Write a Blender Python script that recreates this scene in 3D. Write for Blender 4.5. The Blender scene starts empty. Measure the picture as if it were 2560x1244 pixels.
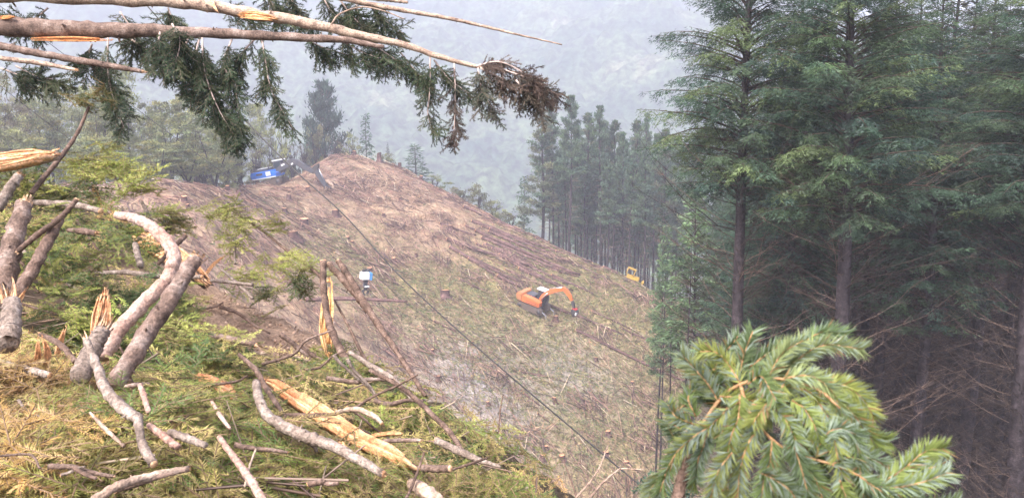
import bpy, bmesh, math, random
import numpy as np
from mathutils import Vector, Matrix

R = math.radians
rng = np.random.default_rng(7)
random.seed(7)
sc = bpy.context.scene
C = sc.collection

# ------------------------------------------------------------------ camera
F = 2009.0                      # focal length in pixels of the 2560 px wide photograph
PITCH = R(8.0)
cam_d = bpy.data.cameras.new('camera')
cam_d.sensor_width = 36.0
cam_d.lens = 36.0 * F / 2560.0
cam_d.clip_start = 0.05
cam_d.clip_end = 5000
cam_d.dof.use_dof = True
cam_d.dof.focus_distance = 25.0
cam_d.dof.aperture_fstop = 15.0
cam = bpy.data.objects.new('camera', cam_d)
C.objects.link(cam)
cam.rotation_euler = (R(90) - PITCH, 0, 0)
sc.camera = cam

# ------------------------------------------------------------------ sky, sun, exposure
SUN_EL, SUN_AZ = R(52), R(215)      # azimuth clockwise from +Y: high, behind the camera and a little left
w = bpy.data.worlds.new('World'); sc.world = w; w.use_nodes = True
nt = w.node_tree; nt.nodes.clear()
sky = nt.nodes.new('ShaderNodeTexSky'); sky.sky_type = 'NISHITA'; sky.sun_disc = False
sky.sun_elevation = SUN_EL; sky.sun_rotation = SUN_AZ
sky.air_density = 1.0; sky.dust_density = 4.0; sky.ozone_density = 1.5
hsv = nt.nodes.new('ShaderNodeHueSaturation'); hsv.inputs['Saturation'].default_value = 0.5
bg = nt.nodes.new('ShaderNodeBackground'); bg.inputs['Strength'].default_value = 0.15
wo = nt.nodes.new('ShaderNodeOutputWorld')
tint = nt.nodes.new('ShaderNodeMix'); tint.data_type = 'RGBA'; tint.blend_type = 'MULTIPLY'; tint.inputs[0].default_value = 1.0
tint.inputs[7].default_value = (1.0, 0.975, 1.035, 1)       # cool even cloud cover
nt.links.new(sky.outputs[0], hsv.inputs['Color']); nt.links.new(hsv.outputs[0], tint.inputs[6]); nt.links.new(tint.outputs[2], bg.inputs['Color'])
nt.links.new(bg.outputs[0], wo.inputs['Surface'])
sun_d = bpy.data.lights.new('sun', 'SUN'); sun_d.energy = 1.5; sun_d.angle = R(14); sun_d.color = (1.0, 0.95, 0.88)
sun = bpy.data.objects.new('sun', sun_d); C.objects.link(sun)
sdir = Vector((math.sin(SUN_AZ) * math.cos(SUN_EL), math.cos(SUN_AZ) * math.cos(SUN_EL), math.sin(SUN_EL)))
sun.rotation_euler = sdir.to_track_quat('Z', 'Y').to_euler()

sc.view_settings.view_transform = 'Standard'; sc.view_settings.look = 'None'
sc.view_settings.gamma = 1.0; sc.view_settings.use_curve_mapping = False
sc.view_settings.exposure = 1.85
sc.render.engine = 'CYCLES'
cy = sc.cycles
cy.use_denoising = True
cy.max_bounces = 8; cy.diffuse_bounces = 4; cy.glossy_bounces = 2; cy.transmission_bounces = 4
cy.volume_bounces = 2; cy.transparent_max_bounces = 4
cy.sample_clamp_indirect = 6.0
cy.caustics_reflective = False; cy.caustics_refractive = False

# ------------------------------------------------------------------ helpers
FWD = np.array([0, math.cos(PITCH), -math.sin(PITCH)])
UP = np.array([0, math.sin(PITCH), math.cos(PITCH)])
RT = np.array([1.0, 0, 0])

def ray(px, py):
    return FWD + RT * ((px - 1280.0) / F) - UP * ((py - 622.0) / F)

def P(px, py, d):
    return ray(px, py) * d

def unit(v):
    v = np.asarray(v, float)
    n = np.linalg.norm(v, axis=-1, keepdims=True)
    return v / np.maximum(n, 1e-9)

def hash2(ix, iy, s):
    h = (ix.astype(np.int64) * 374761393 + iy.astype(np.int64) * 668265263 + s * 69069 + 1013904223) & 0xffffffff
    h = ((h ^ (h >> 13)) * 1274126177) & 0xffffffff
    h = h ^ (h >> 16)
    return (h & 0xffffff) / float(0xffffff)

def vn(x, y, s=0):
    x = np.asarray(x, float); y = np.asarray(y, float)
    ix = np.floor(x); iy = np.floor(y); fx = x - ix; fy = y - iy
    fx = fx * fx * (3 - 2 * fx); fy = fy * fy * (3 - 2 * fy)
    a = hash2(ix, iy, s); b = hash2(ix + 1, iy, s); c = hash2(ix, iy + 1, s); d = hash2(ix + 1, iy + 1, s)
    return (a * (1 - fx) + b * fx) * (1 - fy) + (c * (1 - fx) + d * fx) * fy

def fbm(x, y, s=0, o=4):
    r = 0; a = 0.5; f = 1.0
    for i in range(o):
        r = r + a * vn(x * f + 17.3 * i, y * f - 9.1 * i, s + i); a *= 0.5; f *= 2.03
    return r / (1 - 0.5 ** o)

def build(name, V, Q=None, T=None, mat=None, col=None, parent=None, smooth=False, **props):
    V = np.asarray(V, np.float32).reshape(-1, 3)
    q = np.zeros((0, 4), np.int32) if Q is None or len(Q) == 0 else np.asarray(Q, np.int32).reshape(-1, 4)
    t = np.zeros((0, 3), np.int32) if T is None or len(T) == 0 else np.asarray(T, np.int32).reshape(-1, 3)
    me = bpy.data.meshes.new(name)
    me.vertices.add(len(V)); me.vertices.foreach_set('co', V.ravel())
    loops = np.concatenate([q.ravel(), t.ravel()])
    me.loops.add(len(loops)); me.loops.foreach_set('vertex_index', loops)
    tot = np.concatenate([np.full(len(q), 4, np.int32), np.full(len(t), 3, np.int32)])
    st = np.concatenate([[0], np.cumsum(tot)[:-1]]).astype(np.int32)
    me.polygons.add(len(tot)); me.polygons.foreach_set('loop_start', st); me.polygons.foreach_set('loop_total', tot)
    if smooth:
        me.polygons.foreach_set('use_smooth', np.ones(len(tot), bool))
    if col is not None:
        col = np.asarray(col, np.float32)
        if col.ndim == 1:
            col = np.tile(col, (len(V), 1))
        if col.shape[1] == 3:
            col = np.concatenate([col, np.ones((len(col), 1), np.float32)], 1)
        at = me.color_attributes.new('Col', 'FLOAT_COLOR', 'POINT')
        at.data.foreach_set('color', col.astype(np.float32).ravel())
    me.update(calc_edges=True)
    if mat is not None:
        me.materials.append(mat)
    o = bpy.data.objects.new(name, me); C.objects.link(o)
    if parent is not None:
        o.parent = parent
    for k, v in props.items():
        o[k] = v
    return o

def empty(name, loc=(0, 0, 0), **props):
    o = bpy.data.objects.new(name, None); C.objects.link(o); o.location = Vector([float(a) for a in loc])
    o.empty_display_size = 0.2
    for k, v in props.items():
        o[k] = v
    return o

class Acc:
    """collects vertices, quads, triangles and colours"""
    def __init__(s):
        s.v = []; s.q = []; s.t = []; s.c = []; s.n = 0
    def add(s, V, Q=None, T=None, col=(1, 1, 1)):
        V = np.asarray(V, float).reshape(-1, 3)
        if Q is not None and len(Q): s.q.append(np.asarray(Q, np.int64).reshape(-1, 4) + s.n)
        if T is not None and len(T): s.t.append(np.asarray(T, np.int64).reshape(-1, 3) + s.n)
        c = np.asarray(col, float)
        if c.ndim == 1: c = np.tile(c, (len(V), 1))
        s.v.append(V); s.c.append(c[:, :3]); s.n += len(V)
    def arrays(s):
        V = np.concatenate(s.v) if s.v else np.zeros((0, 3))
        Q = np.concatenate(s.q) if s.q else None
        T = np.concatenate(s.t) if s.t else None
        Cc = np.concatenate(s.c) if s.c else np.zeros((0, 3))
        return V, Q, T, Cc
    def obj(s, name, mat, parent=None, smooth=False, **props):
        V, Q, T, Cc = s.arrays()
        return build(name, V, Q, T, mat, Cc, parent, smooth, **props)

def catmull(pts, n):
    pts = np.asarray(pts, float)
    if len(pts) == 2:
        t = np.linspace(0, 1, n)[:, None]
        return pts[0] * (1 - t) + pts[1] * t
    p = np.vstack([2 * pts[0] - pts[1], pts, 2 * pts[-1] - pts[-2]])
    seg = len(pts) - 1
    u = np.linspace(0, seg - 1e-6, n); i = u.astype(int); t = (u - i)[:, None]
    p0, p1, p2, p3 = p[i], p[i + 1], p[i + 2], p[i + 3]
    return 0.5 * (2 * p1 + (p2 - p0) * t + (2 * p0 - 5 * p1 + 4 * p2 - p3) * t ** 2 + (3 * p1 - p0 - 3 * p2 + p3) * t ** 3)

def frames(pts):
    pts = np.asarray(pts, float)
    d = np.gradient(pts, axis=0); d = unit(d)
    a = np.array([0, 0, 1.0]) if abs(d[0][2]) < 0.9 else np.array([1.0, 0, 0])
    N = np.zeros_like(pts); n0 = unit(np.cross(d[0], a)); N[0] = n0
    for i in range(1, len(pts)):
        v = N[i - 1] - d[i] * np.dot(N[i - 1], d[i]); N[i] = unit(v)
    B = np.cross(d, N)
    return d, N, B

def tube(pts, rad, n=8, bump=0.0, seed=0, cap=True):
    """swept tube; returns V,Q,T"""
    pts = np.asarray(pts, float); m = len(pts)
    rad = np.interp(np.linspace(0, 1, m), np.linspace(0, 1, len(rad)), rad) if np.ndim(rad) else np.full(m, rad)
    d, N, B = frames(pts)
    a = np.linspace(0, 2 * np.pi, n, endpoint=False)
    r = rad[:, None] * np.ones((1, n))
    if bump:
        g = np.random.default_rng(seed)
        r = r * (1 + bump * (g.random((m, n)) - 0.5) * 2)
    ring = pts[:, None, :] + r[..., None] * (np.cos(a)[None, :, None] * N[:, None, :] + np.sin(a)[None, :, None] * B[:, None, :])
    V = ring.reshape(-1, 3)
    i = np.arange(m - 1)[:, None] * n; j = np.arange(n)[None, :]; k = (j + 1) % n
    Q = np.stack([i + j, i + k, i + n + k, i + n + j], -1).reshape(-1, 4)
    T = None
    if cap:
        V = np.vstack([V, pts[0], pts[-1]]); c0 = m * n; c1 = c0 + 1
        jj = np.arange(n); kk = (jj + 1) % n
        T = np.vstack([np.stack([np.full(n, c0), kk, jj], 1), np.stack([np.full(n, c1), (m - 1) * n + jj, (m - 1) * n + kk], 1)])
    return V, Q, T

# ------------------------------------------------------------------ materials
MAT = {}
def nodes_of(name):
    m = bpy.data.materials.new(name); m.use_nodes = True
    t = m.node_tree; t.nodes.clear()
    out = t.nodes.new('ShaderNodeOutputMaterial')
    MAT[name] = m
    return m, t, out

def mixcol(t, a, b, fac, blend='MIX'):
    n = t.nodes.new('ShaderNodeMix'); n.data_type = 'RGBA'; n.blend_type = blend
    for s, v in ((n.inputs[0], fac), (n.inputs[6], a), (n.inputs[7], b)):
        if hasattr(v, 'links'):
            t.links.new(v, s)
        else:
            s.default_value = v if not isinstance(v, tuple) else (*v[:3], 1)
    return n.outputs[2]

def noise(t, scale, detail=4, rough=0.6, vec=None, stretch=None, kind='Object'):
    tc = t.nodes.new('ShaderNodeTexCoord')
    src = tc.outputs[kind]
    if stretch is not None:
        mp = t.nodes.new('ShaderNodeMapping'); mp.inputs['Scale'].default_value = stretch
        t.links.new(src, mp.inputs[0]); src = mp.outputs[0]
    n = t.nodes.new('ShaderNodeTexNoise'); n.inputs['Scale'].default_value = scale
    n.inputs['Detail'].default_value = detail; n.inputs['Roughness'].default_value = rough
    t.links.new(src, n.inputs['Vector'])
    return n.outputs['Fac']

def ramp(t, fac, stops):
    r = t.nodes.new('ShaderNodeValToRGB')
    while len(r.color_ramp.elements) < len(stops):
        r.color_ramp.elements.new(0.5)
    for e, (p, c) in zip(r.color_ramp.elements, stops):
        e.position = p; e.color = (*c, 1)
    t.links.new(fac, r.inputs[0])
    return r.outputs[0]

def principled(t, out, color, rough=0.8, metal=0.0, bump=None, bump_d=0.01, bump_s=0.6, spec=0.3):
    b = t.nodes.new('ShaderNodeBsdfPrincipled')
    if hasattr(color, 'links'): t.links.new(color, b.inputs['Base Color'])
    else: b.inputs['Base Color'].default_value = (*color, 1)
    b.inputs['Roughness'].default_value = rough; b.inputs['Metallic'].default_value = metal
    b.inputs['Specular IOR Level'].default_value = spec
    if bump is not None:
        bn = t.nodes.new('ShaderNodeBump'); bn.inputs['Distance'].default_value = bump_d; bn.inputs['Strength'].default_value = bump_s
        t.links.new(bump, bn.inputs['Height']); t.links.new(bn.outputs[0], b.inputs['Normal'])
    t.links.new(b.outputs[0], out.inputs[0])
    return b

def vcol(t):
    a = t.nodes.new('ShaderNodeVertexColor'); a.layer_name = 'Col'
    return a.outputs[0]

def leaf_material(name, trans=0.35, gloss=0.10, gr=0.45, nscale=3.0, namt=0.5):
    m, t, out = nodes_of(name)
    c = vcol(t)
    f = noise(t, nscale, 3)
    c = mixcol(t, c, ramp(t, f, [(0.3, (1 - namt,) * 3), (0.7, (1 + namt * 0.5,) * 3)]), 1.0, 'MULTIPLY')
    di = t.nodes.new('ShaderNodeBsdfDiffuse'); tr = t.nodes.new('ShaderNodeBsdfTranslucent')
    gl = t.nodes.new('ShaderNodeBsdfGlossy'); gl.inputs['Roughness'].default_value = gr
    gl.inputs['Color'].default_value = (0.8, 0.85, 0.9, 1)
    t.links.new(c, di.inputs[0]); t.links.new(c, tr.inputs[0])
    m1 = t.nodes.new('ShaderNodeMixShader'); m1.inputs[0].default_value = trans
    t.links.new(di.outputs[0], m1.inputs[1]); t.links.new(tr.outputs[0], m1.inputs[2])
    m2 = t.nodes.new('ShaderNodeMixShader'); m2.inputs[0].default_value = gloss
    t.links.new(m1.outputs[0], m2.inputs[1]); t.links.new(gl.outputs[0], m2.inputs[2])
    t.links.new(m2.outputs[0], out.inputs[0])
    return m

leaf_material('needles_near', 0.35, 0.015, 0.5, 4.0, 0.45)
leaf_material('needles_tree', 0.3, 0.03, 0.5, 0.5, 0.55)
leaf_material('litter', 0.15, 0.03, 0.6, 0.6, 0.4)

def bark_material(name, stops, scale=14.0, stretch=(1, 1, 1), bump_d=0.02, rough=0.75, spec=0.3, vc=False, fine=60.0):
    m, t, out = nodes_of(name)
    f = noise(t, scale, 6, 0.65, stretch=stretch)
    c = ramp(t, f, stops)
    f2 = noise(t, fine, 3, 0.7)
    c = mixcol(t, c, ramp(t, f2, [(0.35, (0.45,) * 3), (0.65, (1.4,) * 3)]), 0.85, 'MULTIPLY')
    if vc: c = mixcol(t, c, vcol(t), 1.0, 'MULTIPLY')
    mx = mixcol(t, ramp(t, f, [(0, (0, 0, 0)), (1, (1, 1, 1))]), ramp(t, f2, [(0, (0, 0, 0)), (1, (1, 1, 1))]), 0.45)
    principled(t, out, c, rough, 0, mx, bump_d, 0.8, spec)
    return m

bark_material('bark_grey', [(0.3, (0.085, 0.060, 0.046)), (0.5, (0.225, 0.17, 0.135)), (0.68, (0.37, 0.305, 0.255))], 18, fine=90)
bark_material('bark_purple', [(0.3, (0.055, 0.033, 0.024)), (0.5, (0.165, 0.108, 0.082)), (0.7, (0.31, 0.235, 0.195))], 9, fine=70)
bark_material('bark_brown', [(0.3, (0.045, 0.028, 0.02)), (0.5, (0.13, 0.08, 0.058)), (0.7, (0.27, 0.185, 0.145))], 16, fine=90)
bark_material('bark_pink', [(0.28, (0.27, 0.12, 0.08)), (0.5, (0.39, 0.25, 0.195)), (0.7, (0.48, 0.38, 0.325))], 7, fine=80)
bark_material('bark_tan', [(0.3, (0.13, 0.08, 0.06)), (0.47, (0.34, 0.24, 0.175)), (0.7, (0.54, 0.41, 0.31))], 8, fine=60)
bark_material('bark_dark', [(0.3, (0.014, 0.010, 0.011)), (0.5, (0.034, 0.025, 0.027)), (0.7, (0.075, 0.058, 0.062))], 3, fine=14, bump_d=0.04)
bark_material('bark_log', [(0.3, (0.035, 0.02, 0.018)), (0.5, (0.11, 0.06, 0.052)), (0.7, (0.22, 0.13, 0.115))], 1.2, fine=6, bump_d=0.03)
bark_material('wood_split', [(0.3, (0.43, 0.225, 0.12)), (0.5, (0.62, 0.40, 0.245)), (0.7, (0.78, 0.61, 0.46))], 10, fine=70, bump_d=0.01, rough=0.6, vc=True)
bark_material('wood_cut', [(0.3, (0.40, 0.17, 0.08)), (0.5, (0.55, 0.28, 0.15)), (0.7, (0.66, 0.42, 0.26))], 6, fine=40, bump_d=0.004, rough=0.6)
bark_material('twig', [(0.3, (0.12, 0.08, 0.06)), (0.5, (0.28, 0.20, 0.15)), (0.7, (0.48, 0.38, 0.31))], 9, fine=60, bump_d=0.004, vc=True)
bark_material('twig_orange', [(0.3, (0.20, 0.10, 0.045)), (0.5, (0.34, 0.19, 0.09)), (0.7, (0.46, 0.30, 0.16))], 60, fine=300, bump_d=0.001)

def ground_mat(name, tint_scale, bd, fine):
    m, t, out = nodes_of(name)
    c = vcol(t)
    f = noise(t, tint_scale, 8, 0.7)
    c = mixcol(t, c, ramp(t, f, [(0.3, (0.45, 0.42, 0.42)), (0.5, (1, 1, 1)), (0.7, (1.45, 1.4, 1.35))]), 1.0, 'MULTIPLY')
    f2 = noise(t, fine, 6, 0.75)
    c = mixcol(t, c, ramp(t, f2, [(0.35, (0.55,) * 3), (0.65, (1.35,) * 3)]), 0.8, 'MULTIPLY')
    principled(t, out, c, 0.9, 0, mixcol(t, ramp(t, f, [(0, (0, 0, 0)), (1, (1, 1, 1))]), ramp(t, f2, [(0, (0, 0, 0)), (1, (1, 1, 1))]), 0.5), bd, 1.0, 0.2)
    return m
ground_mat('soil', 5.0, 0.14, 26.0)
ground_mat('hill_soil', 0.35, 0.5, 2.4)

def paint(name, color, rough=0.45, dirt=(0.16, 0.11, 0.08), amt=0.5, scale=1.5, metal=0.0):
    m, t, out = nodes_of(name)
    f = noise(t, scale, 6, 0.7)
    c = mixcol(t, color, dirt, ramp(t, f, [(0.45, (0, 0, 0)), (0.75, (amt,) * 3)]))
    principled(t, out, c, rough, metal, noise(t, scale * 6, 3), 0.01, 0.2, 0.4)
    return m
paint('paint_orange', (0.68, 0.17, 0.05)); paint('paint_blue', (0.02, 0.16, 0.62)); paint('paint_white', (0.78, 0.78, 0.78), amt=0.3)
paint('paint_yellow', (0.50, 0.32, 0.06), amt=0.8); paint('steel_dark', (0.05, 0.05, 0.055), 0.5); paint('steel_grey', (0.065, 0.07, 0.085), 0.6)
paint('track_steel', (0.11, 0.085, 0.07), 0.7, amt=0.9); paint('chrome', (0.7, 0.7, 0.72), 0.25, metal=0.6)
paint('paint_pale_blue', (0.10, 0.35, 0.72), amt=0.25); paint('paint_red', (0.45, 0.03, 0.03)); paint('counterweight', (0.50, 0.20, 0.08), amt=0.9, scale=0.8)
paint('rust_cut', (0.62, 0.28, 0.13), 0.8, amt=0.2); paint('cable_steel', (0.035, 0.033, 0.035), 0.55, scale=30)
m, t, out = nodes_of('glass_dark'); principled(t, out, (0.03, 0.04, 0.05), 0.08, 0, spec=0.6)
# ------------------------------------------------------------------ terrain as height functions through surveyed points
class TPS:
    def __init__(s, pts, lam=1e-3):
        pts = np.asarray(pts, float); s.xy = pts[:, :2]; n = len(pts)
        s.sc = np.abs(s.xy).max(); X = s.xy / s.sc
        K = s.phi(np.linalg.norm(X[:, None] - X[None], axis=-1)) + lam * np.eye(n)
        A = np.zeros((n + 3, n + 3)); A[:n, :n] = K; A[:n, n] = 1; A[:n, n + 1:] = X; A[n, :n] = 1; A[n + 1:, :n] = X.T
        s.w = np.linalg.solve(A, np.concatenate([pts[:, 2], [0, 0, 0]])); s.X = X; s.n = n
    @staticmethod
    def phi(r):
        return np.where(r > 1e-9, r * r * np.log(np.maximum(r, 1e-9)), 0.0)
    def __call__(s, x, y):
        x = np.asarray(x, float); y = np.asarray(y, float); sh = x.shape
        X = np.stack([x.ravel(), y.ravel()], 1) / s.sc; o = np.empty(len(X))
        for i in range(0, len(X), 40000):
            c = X[i:i + 40000]
            o[i:i + 40000] = s.phi(np.linalg.norm(c[:, None] - s.X[None], axis=-1)) @ s.w[:s.n] + s.w[s.n] + c @ s.w[s.n + 1:]
        return o.reshape(sh)

ridge = [(-200, 480, 112), (0, 478, 112), (200, 474, 110), (380, 476, 106), (470, 464, 108), (560, 467, 118), (640, 456, 140), (700, 446, 150),
         (780, 412, 158), (850, 389, 162), (920, 395, 163), (1000, 427, 162), (1100, 473, 158), (1250, 548, 152), (1400, 622, 146),
         (1560, 687, 140), (1700, 745, 132), (1800, 800, 128)]
face = [(450, 520, 100), (550, 600, 100), (700, 560, 122), (800, 600, 122), (900, 480, 148), (1000, 600, 132), (1200, 620, 136), (1350, 768, 124),
        (1500, 800, 124), (1650, 830, 124), (1700, 950, 116), (1000, 760, 114), (900, 850, 102), (1200, 900, 108), (1450, 950, 112), (1600, 1100, 104),
        (1500, 1244, 94), (1200, 1150, 94), (1000, 1000, 97), (700, 800, 96), (500, 750, 88), (300, 700, 82), (0, 700, 80), (1500, 1500, 82),
        (1200, 1500, 80), (700, 1200, 70), (300, 1100, 60), (1700, 1500, 85),
        (1900, 960, 115), (2200, 1000, 90), (2560, 1150, 75), (1900, 1300, 70), (2200, 1400, 50), (2560, 1400, 42), (3000, 1300, 60), (2200, 640, 150),
        (2560, 560, 150), (2000, 1900, 36), (2560, 1900, 26), (3100, 560, 140), (1960, 800, 140)]
cp = [P(*a) for a in ridge + face]
for a in ridge:
    b = P(*a)
    if a[0] < 640:
        for dy, dz in ((16, -1.0), (45, -7), (95, -34)): cp.append(b + np.array([b[0] * dy / b[1], dy, dz]))
    else:
        for dy, dz in ((10, -4.5), (45, -30), (90, -55)): cp.append(b + np.array([b[0] * dy / b[1], dy, dz]))
far0 = TPS(cp)

class HGrid:
    """a height function sampled once on a fine grid"""
    def __init__(s, fn, x0, x1, y0, y1, st):
        s.x0, s.y0, s.st = x0, y0, st; xs = np.arange(x0, x1 + st, st); ys = np.arange(y0, y1 + st, st)
        X, Y = np.meshgrid(xs, ys); s.Z = fn(X, Y); s.h, s.w = s.Z.shape
    def __call__(s, x, y):
        u = np.clip((np.asarray(x, float) - s.x0) / s.st, 0, s.w - 1.001); v = np.clip((np.asarray(y, float) - s.y0) / s.st, 0, s.h - 1.001)
        i = u.astype(int); j = v.astype(int); fu = u - i; fv = v - j; Z = s.Z
        return (Z[j, i] * (1 - fu) + Z[j, i + 1] * fu) * (1 - fv) + (Z[j + 1, i] * (1 - fu) + Z[j + 1, i + 1] * fu) * fv
far0 = HGrid(far0, -160, 130, 15, 275, 1.0)
def streak(x, y, s, a=0.55, b=0.06):
    """drag marks running down the fall line"""
    c, d = 0.80, -0.60; u = x * c + y * d; v = x * -d + y * c
    return fbm(v * a, u * b, s, 3)
far_z = HGrid(lambda x, y: 0.9 * (streak(x, y, 91) - 0.5) + far0(x, y) + 0.9 * (fbm(x * 0.16, y * 0.16, 3, 4) - 0.5) + 0.5 * (fbm(x * 0.7, y * 0.7, 11, 3) - 0.5), -158, 128, 16, 273, 0.5)

edge = [(100, 500, 12.0), (250, 520, 11.5), (370, 600, 11.2), (480, 722, 10.5), (560, 738, 10), (650, 775, 9.6), (720, 815, 9.2), (800, 852, 8.8), (880, 895, 8.3), (1000, 965, 7.4),
        (1150, 1065, 6.4), (1260, 1140, 5.8), (1420, 1250, 5.0)]
nearp = [(-300, 480, 12.5), (-60, 490, 12), (0, 600, 8.0), (0, 800, 4.6), (0, 1000, 3.0), (0, 1244, 2.1), (-500, 900, 3.5), (-500, 1244, 2.0), (300, 640, 8.5), (300, 800, 5.6),
         (300, 1000, 3.4), (300, 1244, 2.2), (600, 880, 7.3), (600, 1000, 4.3), (600, 1110, 3.2), (600, 1244, 2.3), (850, 1040, 4.6), (850, 1150, 3.4), (850, 1244, 2.7),
         (1050, 1130, 4.2), (1050, 1244, 3.2), (1250, 1244, 4.0), (450, 760, 8.0)]
npt = [P(*a) for a in edge + nearp]
for a in edge:
    b = P(*a); out2 = unit(np.array([0.75, 0.65]))
    for dd, dz in ((2.0, -1.9), (5.0, -5.5), (11, -13)): npt.append(b + np.array([out2[0] * dd, out2[1] * dd, dz]))
for x, y, z in ((0, -2, -1.7), (-4, -3, -1.6), (3, 0.5, -2.6), (3, -3, -2.2), (6, 2, -5), (9, 6, -10), (-10, 2, -1.8), (-14, 16, -3), (-8, 22, -7), (-18, 24, -8)):
    npt.append(np.array([x, y, z], float))
near0 = TPS(npt, 2e-4)
def near_z(x, y):
    return near0(x, y) + 0.16 * (fbm(x * 1.3, y * 1.3, 5, 4) - 0.5) + 0.05 * (fbm(x * 7, y * 7, 15, 3) - 0.5)

near_z = HGrid(near_z, -30, 34, -3, 36, 0.06)
def march(fn, px, py, d0, d1, n=260):
    """ground points seen at the given image points"""
    px = np.atleast_1d(np.asarray(px, float)); py = np.atleast_1d(np.asarray(py, float))
    r = FWD[None] + RT[None] * ((px - 1280) / F)[:, None] - UP[None] * ((py - 622) / F)[:, None]
    ds = np.geomspace(d0, d1, n); lo = np.full(len(px), d0); hi = np.full(len(px), np.nan); done = np.zeros(len(px), bool)
    for a, b in zip(ds[:-1], ds[1:]):
        p = r * b
        hit = (~done) & (p[:, 2] < fn(p[:, 0], p[:, 1]))
        lo[hit] = a; hi[hit] = b; done |= hit
        if done.all(): break
    l = np.where(done, lo, d0); h = np.where(done, hi, d0)
    for _ in range(14):
        mdd = 0.5 * (l + h); p = r * mdd[:, None]; u = p[:, 2] < fn(p[:, 0], p[:, 1])
        h = np.where(u, mdd, h); l = np.where(u, l, mdd)
    return r * h[:, None], done

def G(px, py):
    p, ok = march(far_z, px, py, 62, 166)
    if not ok[0]:      # the point sits on the skyline: take the crest it touches
        ds = np.linspace(95, 172, 300); q = ray(px, py)[None] * ds[:, None]; gap = q[:, 2] - far_z(q[:, 0], q[:, 1]); k = int(np.argmin(gap / ds))
        return np.array([q[k, 0], q[k, 1], q[k, 2] - gap[k]])
    return p[0]
def GN(px, py):
    p, ok = march(near_z, px, py, 1.2, 16)
    return p[0]
def far_grad(x, y, e=1.5):
    return np.stack([(far0(x + e, y) - far0(x - e, y)) / (2 * e), (far0(x, y + e) - far0(x, y - e)) / (2 * e)], -1)

# --- hillside sheet
def zone_green(X, Y):
    """where green slash still lies on the slope (world coordinates)"""
    g = 0.0 + 0 * X
    for px, py, s, a in GREEN:
        c = GC[(px, py)]
        g = g + a * np.exp(-((X - c[0]) ** 2 + (Y - c[1]) ** 2) / (2 * s * s))
    return np.clip(g + 0.55 * (fbm(X * 0.22, Y * 0.22, 31, 4) - 0.5), 0, 1)
GREEN = [(1550, 740, 11, .8), (1640, 880, 10, .75), (1450, 640, 8, .5), (1250, 820, 9, .5), (1100, 790, 8, .55), (1000, 700, 7, .4), (1400, 1080, 8, .45), (1600, 1000, 9, .35),
         (800, 560, 6, .3), (1300, 690, 7, .35), (860, 660, 6, .3), (1350, 560, 6, .35), (1450, 860, 9, .45), (1350, 920, 8, .35), (1560, 930, 9, .4), (1500, 700, 8, .4)]
GC = {(a, b): G(a, b) for a, b, _, _ in GREEN}
GREY = {k: G(*k) for k in ((1200, 960), (1450, 930), (1180, 890))}

nx, ny = 290, 290
xs = np.linspace(-150, 110, nx); ys = np.linspace(24, 262, ny)
X, Y = np.meshgrid(xs, ys); Z = far_z(X, Y)
ii = (np.arange(ny - 1)[:, None] * nx + np.arange(nx - 1)[None, :])
Qg = np.stack([ii, ii + 1, ii + nx + 1, ii + nx], -1).reshape(-1, 4)
g = zone_green(X, Y)[..., None]
n1 = fbm(X * 0.09, Y * 0.09, 41, 4)[..., None]; n2 = fbm(X * 0.35, Y * 0.35, 45, 4)[..., None]
brown = np.array([0.26, 0.175, 0.125]); pink = np.array([0.335, 0.23, 0.175]); tan = np.array([0.40, 0.29, 0.175]); olive = np.array([0.30, 0.245, 0.12])
colr = brown * (1 - n1) + pink * n1
colr = colr * (1 - np.clip(n2 * 1.6 - 0.5, 0, 1)) + tan * np.clip(n2 * 1.6 - 0.5, 0, 1)
colr = colr * (1 - g) + olive * g
sk = streak(X, Y, 95, 0.8, 0.05)[..., None]; colr = colr * (0.55 + 0.9 * sk)
dk = np.clip(fbm(X * 0.3, Y * 0.3, 97, 3)[..., None] * 3 - 1.75, 0, 1); colr = colr * (1 - 0.55 * dk)
for k, (s, a) in zip(GREY, ((6.5, .9), (5.5, .6), (2.2, .8))):
    c = GREY[k]; wgt = a * np.exp(-((X - c[0]) ** 2 + (Y - c[1]) ** 2) / (2 * s * s))[..., None]
    colr = colr * (1 - wgt) + np.array([0.36, 0.32, 0.31]) * wgt
# needle litter under the standing forest on the right and the stand behind the ridge
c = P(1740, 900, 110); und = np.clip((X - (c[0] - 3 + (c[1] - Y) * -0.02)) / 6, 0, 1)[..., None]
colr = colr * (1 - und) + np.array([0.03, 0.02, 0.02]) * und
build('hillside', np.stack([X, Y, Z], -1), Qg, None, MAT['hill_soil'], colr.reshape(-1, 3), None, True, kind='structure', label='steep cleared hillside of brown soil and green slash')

# --- near bank under the camera
na, nr = 280, 190
an = np.linspace(R(-72), R(62), na); rr = np.geomspace(0.7, 34, nr)
A_, R_ = np.meshgrid(an, rr); X = R_ * np.sin(A_); Y = R_ * np.cos(A_); Z = near_z(X, Y)
clod = np.abs(fbm(X * 3.2, Y * 3.2, 51, 5) - 0.5)
Z = Z + np.where(R_ > 5, 0.25, 0.06) * (clod - 0.12)
ii = (np.arange(nr - 1)[:, None] * na + np.arange(na - 1)[None, :])
Qg = np.stack([ii, ii + na, ii + na + 1, ii + 1], -1).reshape(-1, 4)
n1 = fbm(X * 0.8, Y * 0.8, 61, 5)[..., None]
colr = np.array([0.34, 0.22, 0.15]) * (1 - n1) + np.array([0.52, 0.36, 0.26]) * n1
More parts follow.
